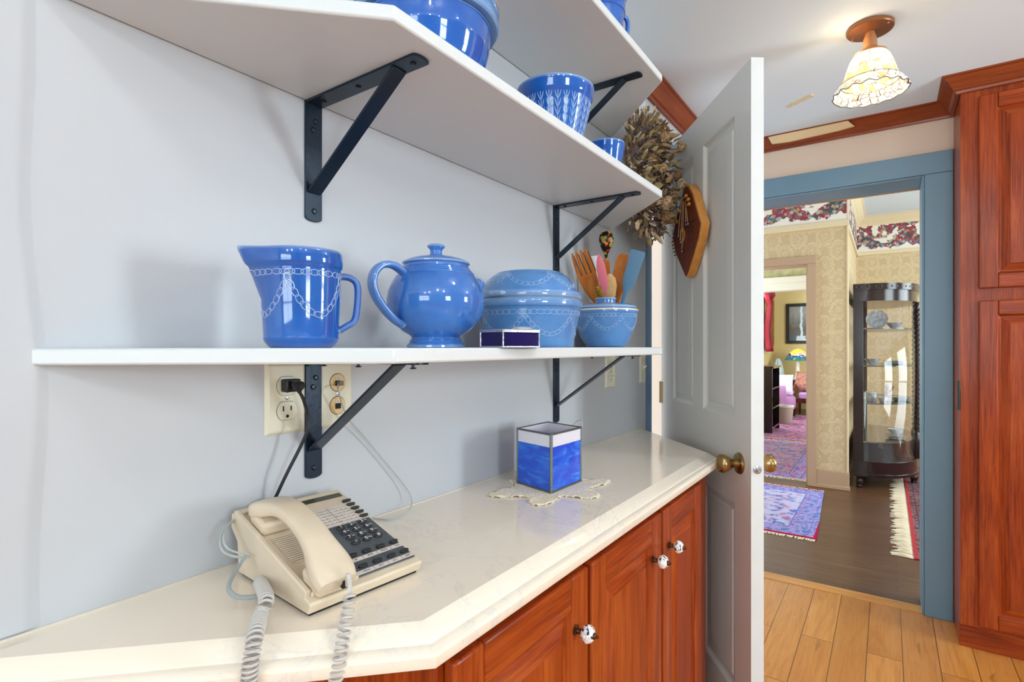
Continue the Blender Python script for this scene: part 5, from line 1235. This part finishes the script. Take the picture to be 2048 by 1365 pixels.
def dish_stack(x, y, z, kind, lab):
    name = {'bowl': 'china_bowl', 'plate': 'china_plates', 'cup': 'china_cup', 'pot': 'china_mug', 'stand': 'display_plate'}[kind]
    mb = MB()
    if kind == 'bowl': mb.lathe([(0, 0), (.025, 0), (.028, .008), (.055, .04), (.068, .055), (.064, .055), (.03, .012), (0, .01)], 24, M=T(x, y, z))
    if kind == 'plate':
        for k in range(4): mb.lathe([(0, k*.008), (.045, k*.008), (.08, .012+k*.008), (.08, .014+k*.008), (.045, .004+k*.008), (0, .004+k*.008)], 24, M=T(x, y, z))
    if kind == 'cup': mb.lathe([(0, 0), (.02, 0), (.032, .02), (.04, .045), (.037, .045), (.02, .006), (0, .005)], 20, M=T(x, y, z)); mb.tube([(x+.036, y, z+.036), (x+.056, y-.004, z+.03), (x+.032, y, z+.014)], .003, 6)
    if kind == 'pot': mb.lathe([(0, 0), (.038, 0), (.042, .01), (.044, .085), (.040, .085), (.036, .006), (0, .005)], 24, M=T(x, y, z)); mb.tube([(x-.042, y, z+.07), (x-.064, y, z+.06), (x-.062, y, z+.03), (x-.042, y, z+.02)], .004, 6)
    if kind == 'stand': mb.lathe([(0, .0), (.045, .0), (.085, .012), (.085, .015), (.045, .004), (0, .004)], 28, M=T(x, y, z+.085) @ Matrix.Rotation(PI/2-.2, 4, 'X') @ Matrix.Rotation(0, 4, 'Z'))
    o = mb.build(name, china, origin=(x, y, z)); return tag(o, lab, 'dish', 'china in the curio cabinet')
dish_stack(.70, 5.92, 1.405, 'stand', 'round patterned plate propped up on the top curio shelf, left one'); dish_stack(.83, 6.05, 1.405, 'bowl', 'china bowl right of the propped plate on the top curio shelf')
dish_stack(.665, 5.92, 1.075, 'bowl', 'china bowl at the left of the second curio shelf'); dish_stack(.83, 6.02, 1.075, 'plate', 'stack of plates at the right of the second curio shelf')
dish_stack(.655, 5.90, .745, 'pot', 'china mug at the left of the third curio shelf'); dish_stack(.745, 5.82, .745, 'cup', 'small china cup before the figurine on the third curio shelf'); dish_stack(.88, 6.02, .745, 'plate', 'stack of plates at the right of the third curio shelf')
dish_stack(.84, 5.92, .410, 'plate', 'stack of plates on the mirrored bottom of the curio cabinet'); o = dish_stack(.84, 5.92, .446, 'bowl', 'china bowl on top of the plate stack at the bottom of the curio cabinet')
fg = thing('figurine', 'small reddish-brown standing figurine among the dishes on the third curio shelf', 'figurine', (.775, 5.93, .745))
mb = MB(); mb.lathe([(0, 0), (.024, 0), (.026, .01), (.018, .05), (.020, .085), (.010, .105), (.014, .12), (.016, .135), (.010, .15), (0, .155)], 16, M=T(.775, 5.93, .745)); mb.tube([(.79, 5.93, .83), (.815, 5.92, .86), (.82, 5.92, .885)], .006, 6); mb.build('figure_body', paint('red_brown_china', rgb(130, 66, 50), .3), parent=fg)

# ------------------------------------------------------------------ parlor contents
def picture(name, lab, M, w_, h_, fm, art, fw=.045, matw=0):
    r = thing(name, lab, 'picture', tuple(M.translation)); mb = MB()
    for a, b, c, d in ((-w_/2, w_/2, -h_/2, -h_/2+fw), (-w_/2, w_/2, h_/2-fw, h_/2), (-w_/2, -w_/2+fw, -h_/2+fw, h_/2-fw), (w_/2-fw, w_/2, -h_/2+fw, h_/2-fw)): mb.box(a, b, c, d, 0, .03, 0, M)
    mb.build('picture_frame', fm, parent=r, bevel=.004); mb = MB(); mb.box(-w_/2+fw, w_/2-fw, -h_/2+fw, h_/2-fw, .005, .012, 0, M); mb.build('canvas', art, parent=r)
g = G('waterfall_painting'); v = g.coord('Generated'); s3 = g.sep(v); n = g.noise(v, 6, 5)
colp = g.ramp(g.math('ADD', s3[2], g.math('MULTIPLY', n, .5)), [(.2, rgb(74, 96, 110)), (.6, rgb(96, 84, 72)), (.9, rgb(128, 130, 132)), (1.2, rgb(150, 150, 146))])
fall = g.math('LESS_THAN', g.math('ABSOLUTE', g.math('SUBTRACT', g.math('ADD', s3[0], g.math('MULTIPLY', n, .14)), .47)), g.math('ADD', .035, g.math('MULTIPLY', g.math('LESS_THAN', s3[2], .14), .12)))
g.P(Base_Color=g.mix(fall, colp, rgb(206, 220, 230)), Roughness=.3)
picture('waterfall_picture', 'black-framed picture of a waterfall on the yellow parlor wall', frame((-.56, 12.0, 1.70), (1, 0, 0), (0, 0, 1), (0, -1, 0)), .66, .80, black_pl, g.m, .06)
picture('gilt_picture', 'narrow gilt-framed picture on the parlor side wall by the red curtain', frame((-1.12, 11.72, 1.72), (0, 1, 0), (0, 0, 1), (1, 0, 0)), .40, .95, paint('gilt', rgb(190, 140, 60), .35, .7), paint('brown_art', rgb(150, 110, 84), .6, var=.4, bscale=40), .05)
ctn = thing('red_curtain', 'gathered red curtain hanging at the parlor window', 'curtain', (-1.06, 11.1, 1.1))
mb = MB(); v = []; f = []
cols = 34; rows_ = 14
for i in range(rows_+1):
    t = i/rows_; z = 2.30-1.10*t; yc = 10.95+.12*t; wd_ = (.30-.20*min(1, t*2.2)) if t < .2 else .12+.16*(t-.2)
    if t < .12: wd_ = .32
    for k in range(cols+1): u = k/cols-.5; v.append((-1.05+.04*math.sin(u*40)+.02*math.sin(7*t), yc+u*wd_*1.6, z-.05*abs(math.sin(u*5))))
for i in range(rows_):
    for k in range(cols): a = i*(cols+1)+k; f.append((a, a+1, a+cols+2, a+cols+1))
mb.add(v, f); o = mb.build('curtain_panel', paint('red_silk', rgb(140, 6, 30), .55), parent=ctn, ang=80); s2 = o.modifiers.new('thick', 'SOLIDIFY'); s2.thickness = .004
mb = MB(); mb.lathe([(0, -.11), (.06, -.10), (.10, -.03), (.09, .04), (.05, .09), (0, .10)], 20, M=T(-1.03, 10.95, 2.22), fn=lambda a, r, z: (r*(1+.15*math.sin(7*a)), z)); mb.build('swag_knot', paint('red_silk', None), parent=ctn)
mb = MB(); mb.tube([(-1.06, 9.3, 2.32), (-1.06, 11.3, 2.32)], .012, 8); mb.build('rod', brass, parent=ctn)
winM = T(-1.17, 10.07, 1.5) @ RZ; winframe(4, winM, 1.35, 1.5)
# table lamp + side table
stt = thing('side_table', 'dark wooden side table under the stained glass lamp in the parlor', 'table', (-.60, 11.6, 0))
mb = MB(); mb.box(-.80, -.34, 11.38, 11.82, .585, .61); mb.build('table_top', old_wood, parent=stt, bevel=.004); mb = MB(); mb.box(-.78, -.37, 11.41, 11.79, .50, .585); mb.build('apron', old_wood, parent=stt)
for x in (-.76, -.38):
    for y in (11.42, 11.78): mb = MB(); mb.box(x-.018, x+.018, y-.018, y+.018, 0, .585); mb.build('leg', old_wood, parent=stt)
tlm = thing('table_lamp', 'table lamp with a coloured stained glass shade on a white base', 'lamp', (-.63, 11.6, .61))
mb = MB(); mb.lathe([(0, 0), (.085, 0), (.085, .02), (.055, .06), (.038, .14), (.032, .36), (.030, .38), (0, .38)], 24, M=T(-.63, 11.6, .61)); mb.build('base', cream_glaze, parent=tlm)
g = G('lamp_mosaic'); v = g.coord('Generated'); s3 = g.sep(v); vo = g.n('ShaderNodeTexVoronoi', {'Vector': v, 'Scale': 9}); t = g.math('ADD', s3[2], g.math('MULTIPLY', g.math('SUBTRACT', g.sep(vo.outputs['Color'])[0], .5), .35))
col = g.ramp(t, [(0, rgb(40, 110, 60)), (.15, rgb(30, 70, 150)), (.35, rgb(30, 60, 110)), (.42, rgb(240, 170, 150)), (.6, rgb(250, 210, 60)), (.8, rgb(250, 220, 110))], 'CONSTANT')
g.P(Base_Color=col, Roughness=.2, Emission_Color=col, Emission_Strength=.55)
mb = MB(); mb.lathe([(.23, .37), (.225, .40), (.19, .46), (.13, .53), (.06, .575), (.02, .585), (0, .60)], 28, M=T(-.63, 11.6, .61)); o = mb.build('lamp_shade', g.m, parent=tlm); s2 = o.modifiers.new('thick', 'SOLIDIFY'); s2.thickness = .006
# armchair
mauve = paint('mauve_velvet', rgb(196, 140, 190), .8, var=.12, bscale=20)
ac = thing('armchair', 'mauve upholstered armchair with a rounded back in the parlor', 'armchair', (-.74, 10.42, 0))
mb = MB(); v = []; f = []; n = 16; P2 = []
for k in range(n+1):
    a = PI*.55+PI*1.05*k/n; P2.append((-.72+.26*math.cos(a), 10.42+.32*math.sin(a)))
prof_ = [(0, .16), (.0, .50), (.03, .58), (.09, .60), (.14, .56), (.13, .45), (.10, .16)]
for (x, y) in P2:
    d_ = Vector((x+.72, y-10.42)).normalized()
    for e, z in prof_: v.append((x-d_.x*(e-.10), y-d_.y*(e-.10), z))
m = len(prof_)
for k in range(n):
    for j_ in range(m): a = k*m+j_; b = k*m+(j_+1) % m; f.append((a, b, b+m, a+m))
f.append(tuple(range(m))); f.append(tuple(reversed(range(n*m, (n+1)*m)))); mb.add(v, f); mb.build('backrest', mauve, parent=ac, ang=50)
mb = MB(); mb.lathe([(0, .16), (.20, .16), (.22, .20), (.22, .34), (.20, .38), (0, .39)], 28, M=T(-.74, 10.42, 0)); mb.build('seat', mauve, parent=ac)
for x, y in ((-.90, 10.26), (-.60, 10.26), (-.90, 10.58), (-.60, 10.58)): mb = MB(); mb.lathe([(0, .0085), (.015, 0), (.026, .10), (.03, .165), (0, .165)], 10, M=T(x, y, 0)); mb.build('leg', old_wood, parent=ac)
def cushion(x, y, z, rx, rz_, m, lab, col=None):
    mb = MB(); v = []; f = []; n = 10
    for s_ in (1, -1):
        for i in range(n+1):
            for j_ in range(n+1):
                a, b = 2*i/n-1, 2*j_/n-1; h_ = .055*math.sqrt(max(0, (1-a**4)*(1-b**4))); v.append((a*.19*(1-.06*(1-b*b)), b*.19*(1-.06*(1-a*a)), s_*h_))
    for s_ in (0, 1):
        o_ = s_*(n+1)**2
        for i in range(n):
            for j_ in range(n): q_ = o_+i*(n+1)+j_; f.append((q_, q_+n+1, q_+n+2, q_+1) if s_ == 0 else (q_, q_+1, q_+n+2, q_+n+1))
    mb.add(v, f, 0, T(x, y, z) @ Matrix.Rotation(rz_, 4, 'Z') @ Matrix.Rotation(rx, 4, 'X')); o = mb.build('throw_pillow', m, origin=(x, y, z), ang=70); tag(o, lab, 'pillow')
cushion(-.74, 10.36, .58, 1.15, .1, paint('lilac_cloth', rgb(230, 214, 234), .9), 'pale lilac pillow on the mauve armchair')
# settee
se = thing('settee', 'mauve settee with a dark carved wooden arm beside the armchair', 'sofa', (-.30, 10.95, 0))
mb = MB(); mb.box(-.52, .35, 10.76, 11.25, .30, .42); mb.build('seat', mauve, parent=se, bevel=.03, seg=3)
mb = MB(); mb.box(-.56, .35, 11.2, 11.30, .42, .66); mb.build('backrest', mauve, parent=se, bevel=.03, seg=3)
mb = MB(); mb.tube(arc_pts([(-.585, 11.22, .58), (-.59, 11.05, .56), (-.59, 10.85, .50), (-.585, 10.74, .42), (-.58, 10.72, .30), (-.56, 10.70, .16), (-.58, 10.68, .0)], 6), .022, 8); mb.build('arm', old_wood, parent=se)
mb = MB(); mb.box(-.57, .36, 10.70, 10.74, .24, .32); mb.build('seat_rail', old_wood, parent=se)
for x, y in ((.30, 10.72), (-.55, 11.2), (.30, 11.2)): mb = MB(); mb.lathe([(0, 0), (.014, 0), (.026, .24), (0, .24)], 8, M=T(x, y, 0)); mb.build('leg', old_wood, parent=se)
cushion(-.44, 11.00, .62, 1.1, -.35, paint('needlepoint', rgb(170, 110, 92), .9, var=.5, bscale=120), 'brown patterned needlepoint pillow on the settee')
cushion(-.06, 10.92, .60, 1.0, .3, paint('grey_floral_cloth', rgb(176, 170, 160), .9, var=.5, bscale=100), 'grey flowered pillow leaning on the settee beside the brown one')
# wicker bin
wb = thing('waste_bin', 'round grey-beige waste bin with a white rim on the parlor rug', 'bin', (-.60, 9.62, .009))
mb = MB(); mb.lathe([(0, 0), (.125, 0), (.130, .01), (.150, .27), (.146, .27), (.126, .012), (0, .01)], 28, M=T(-.60, 9.62, .009)); mb.build('body', paint('bin_taupe', rgb(178, 164, 150), .7), parent=wb)
mb = MB(); mb.lathe([(.146, .265), (.154, .265), (.154, .283), (.146, .283), (.146, .265)], 28, M=T(-.60, 9.62, .009)); mb.build('rim', paint('bin_white', rgb(232, 232, 232), .5), parent=wb)
# bookcase
bc = thing('bookcase', 'dark wooden bookcase seen from the side behind the open door edge', 'bookcase', (-.75, 8.6, .009))
mb = MB(); mb.box(-1.05, -.56, 8.35, 8.38, .009, .93); mb.box(-1.05, -.56, 8.95, 8.98, .009, .93); mb.box(-1.05, -1.03, 8.38, 8.95, .009, .93); mb.box(-1.07, -.54, 8.33, 9.0, .93, .96); mb.build('carcass', dark_wood, parent=bc)
for z in (.07, .35, .63): mb = MB(); mb.box(-1.03, -.56, 8.38, 8.95, z, z+.02); mb.build('shelf', dark_wood, parent=bc)
bcols = [rgb(90, 110, 160), rgb(150, 70, 80), rgb(200, 196, 190), rgb(70, 90, 80), rgb(130, 100, 150)]
i = 0
for z in (.09, .37, .65):
    y = 8.40
    while y < 8.50:
        t = R.uniform(.022, .04); h_ = R.uniform(.17, .23); mb = MB(); mb.box(-.80, -.60, y, y+t, z, z+h_); o = mb.build('book', paint('book_cover_%d' % (i % 5), bcols[i % 5], .6), origin=(-.7, y+t/2, z))
        tag(o, ['lowest-shelf', 'middle-shelf', 'top-shelf'][int((z-.09)/.27+.1)]+' upright book in the dark parlor bookcase', 'book', 'books on the %s of the parlor bookcase' % ['lowest shelf', 'middle shelf', 'top shelf'][int((z-.09)/.27+.1)]); y += t+.002; i += 1
# draped chair by the window
dc = thing('draped_throw', 'white and pale blue throw draped over a high back by the parlor corner', 'throw', (-.98, 11.45, .0))
mb = MB(); mb.lathe([(.26, .35), (.22, .55), (.17, .75), (.12, .92), (.06, 1.0), (0, 1.02)], 40, M=T(-.96, 11.5, 0) @ Matrix.Diagonal((.55, 1.2, 1, 1)), fn=lambda a, r, z: (r*(1+.10*math.sin(9*a)), z)); o = mb.build('cloth', paint('pale_blue_cloth', rgb(200, 216, 222), .9, var=.2, bscale=25), parent=dc)
s2 = o.modifiers.new('thick', 'SOLIDIFY'); s2.thickness = .006
mb = MB()
for x, y in ((-1.04, 11.4), (-.88, 11.4), (-1.04, 11.6), (-.88, 11.6)): mb.tube([(x, y, 0), (x+(-.96-x)*.5, y+(11.5-y)*.5, .9)], .016, 6)
mb.build('stand', old_wood, parent=dc)
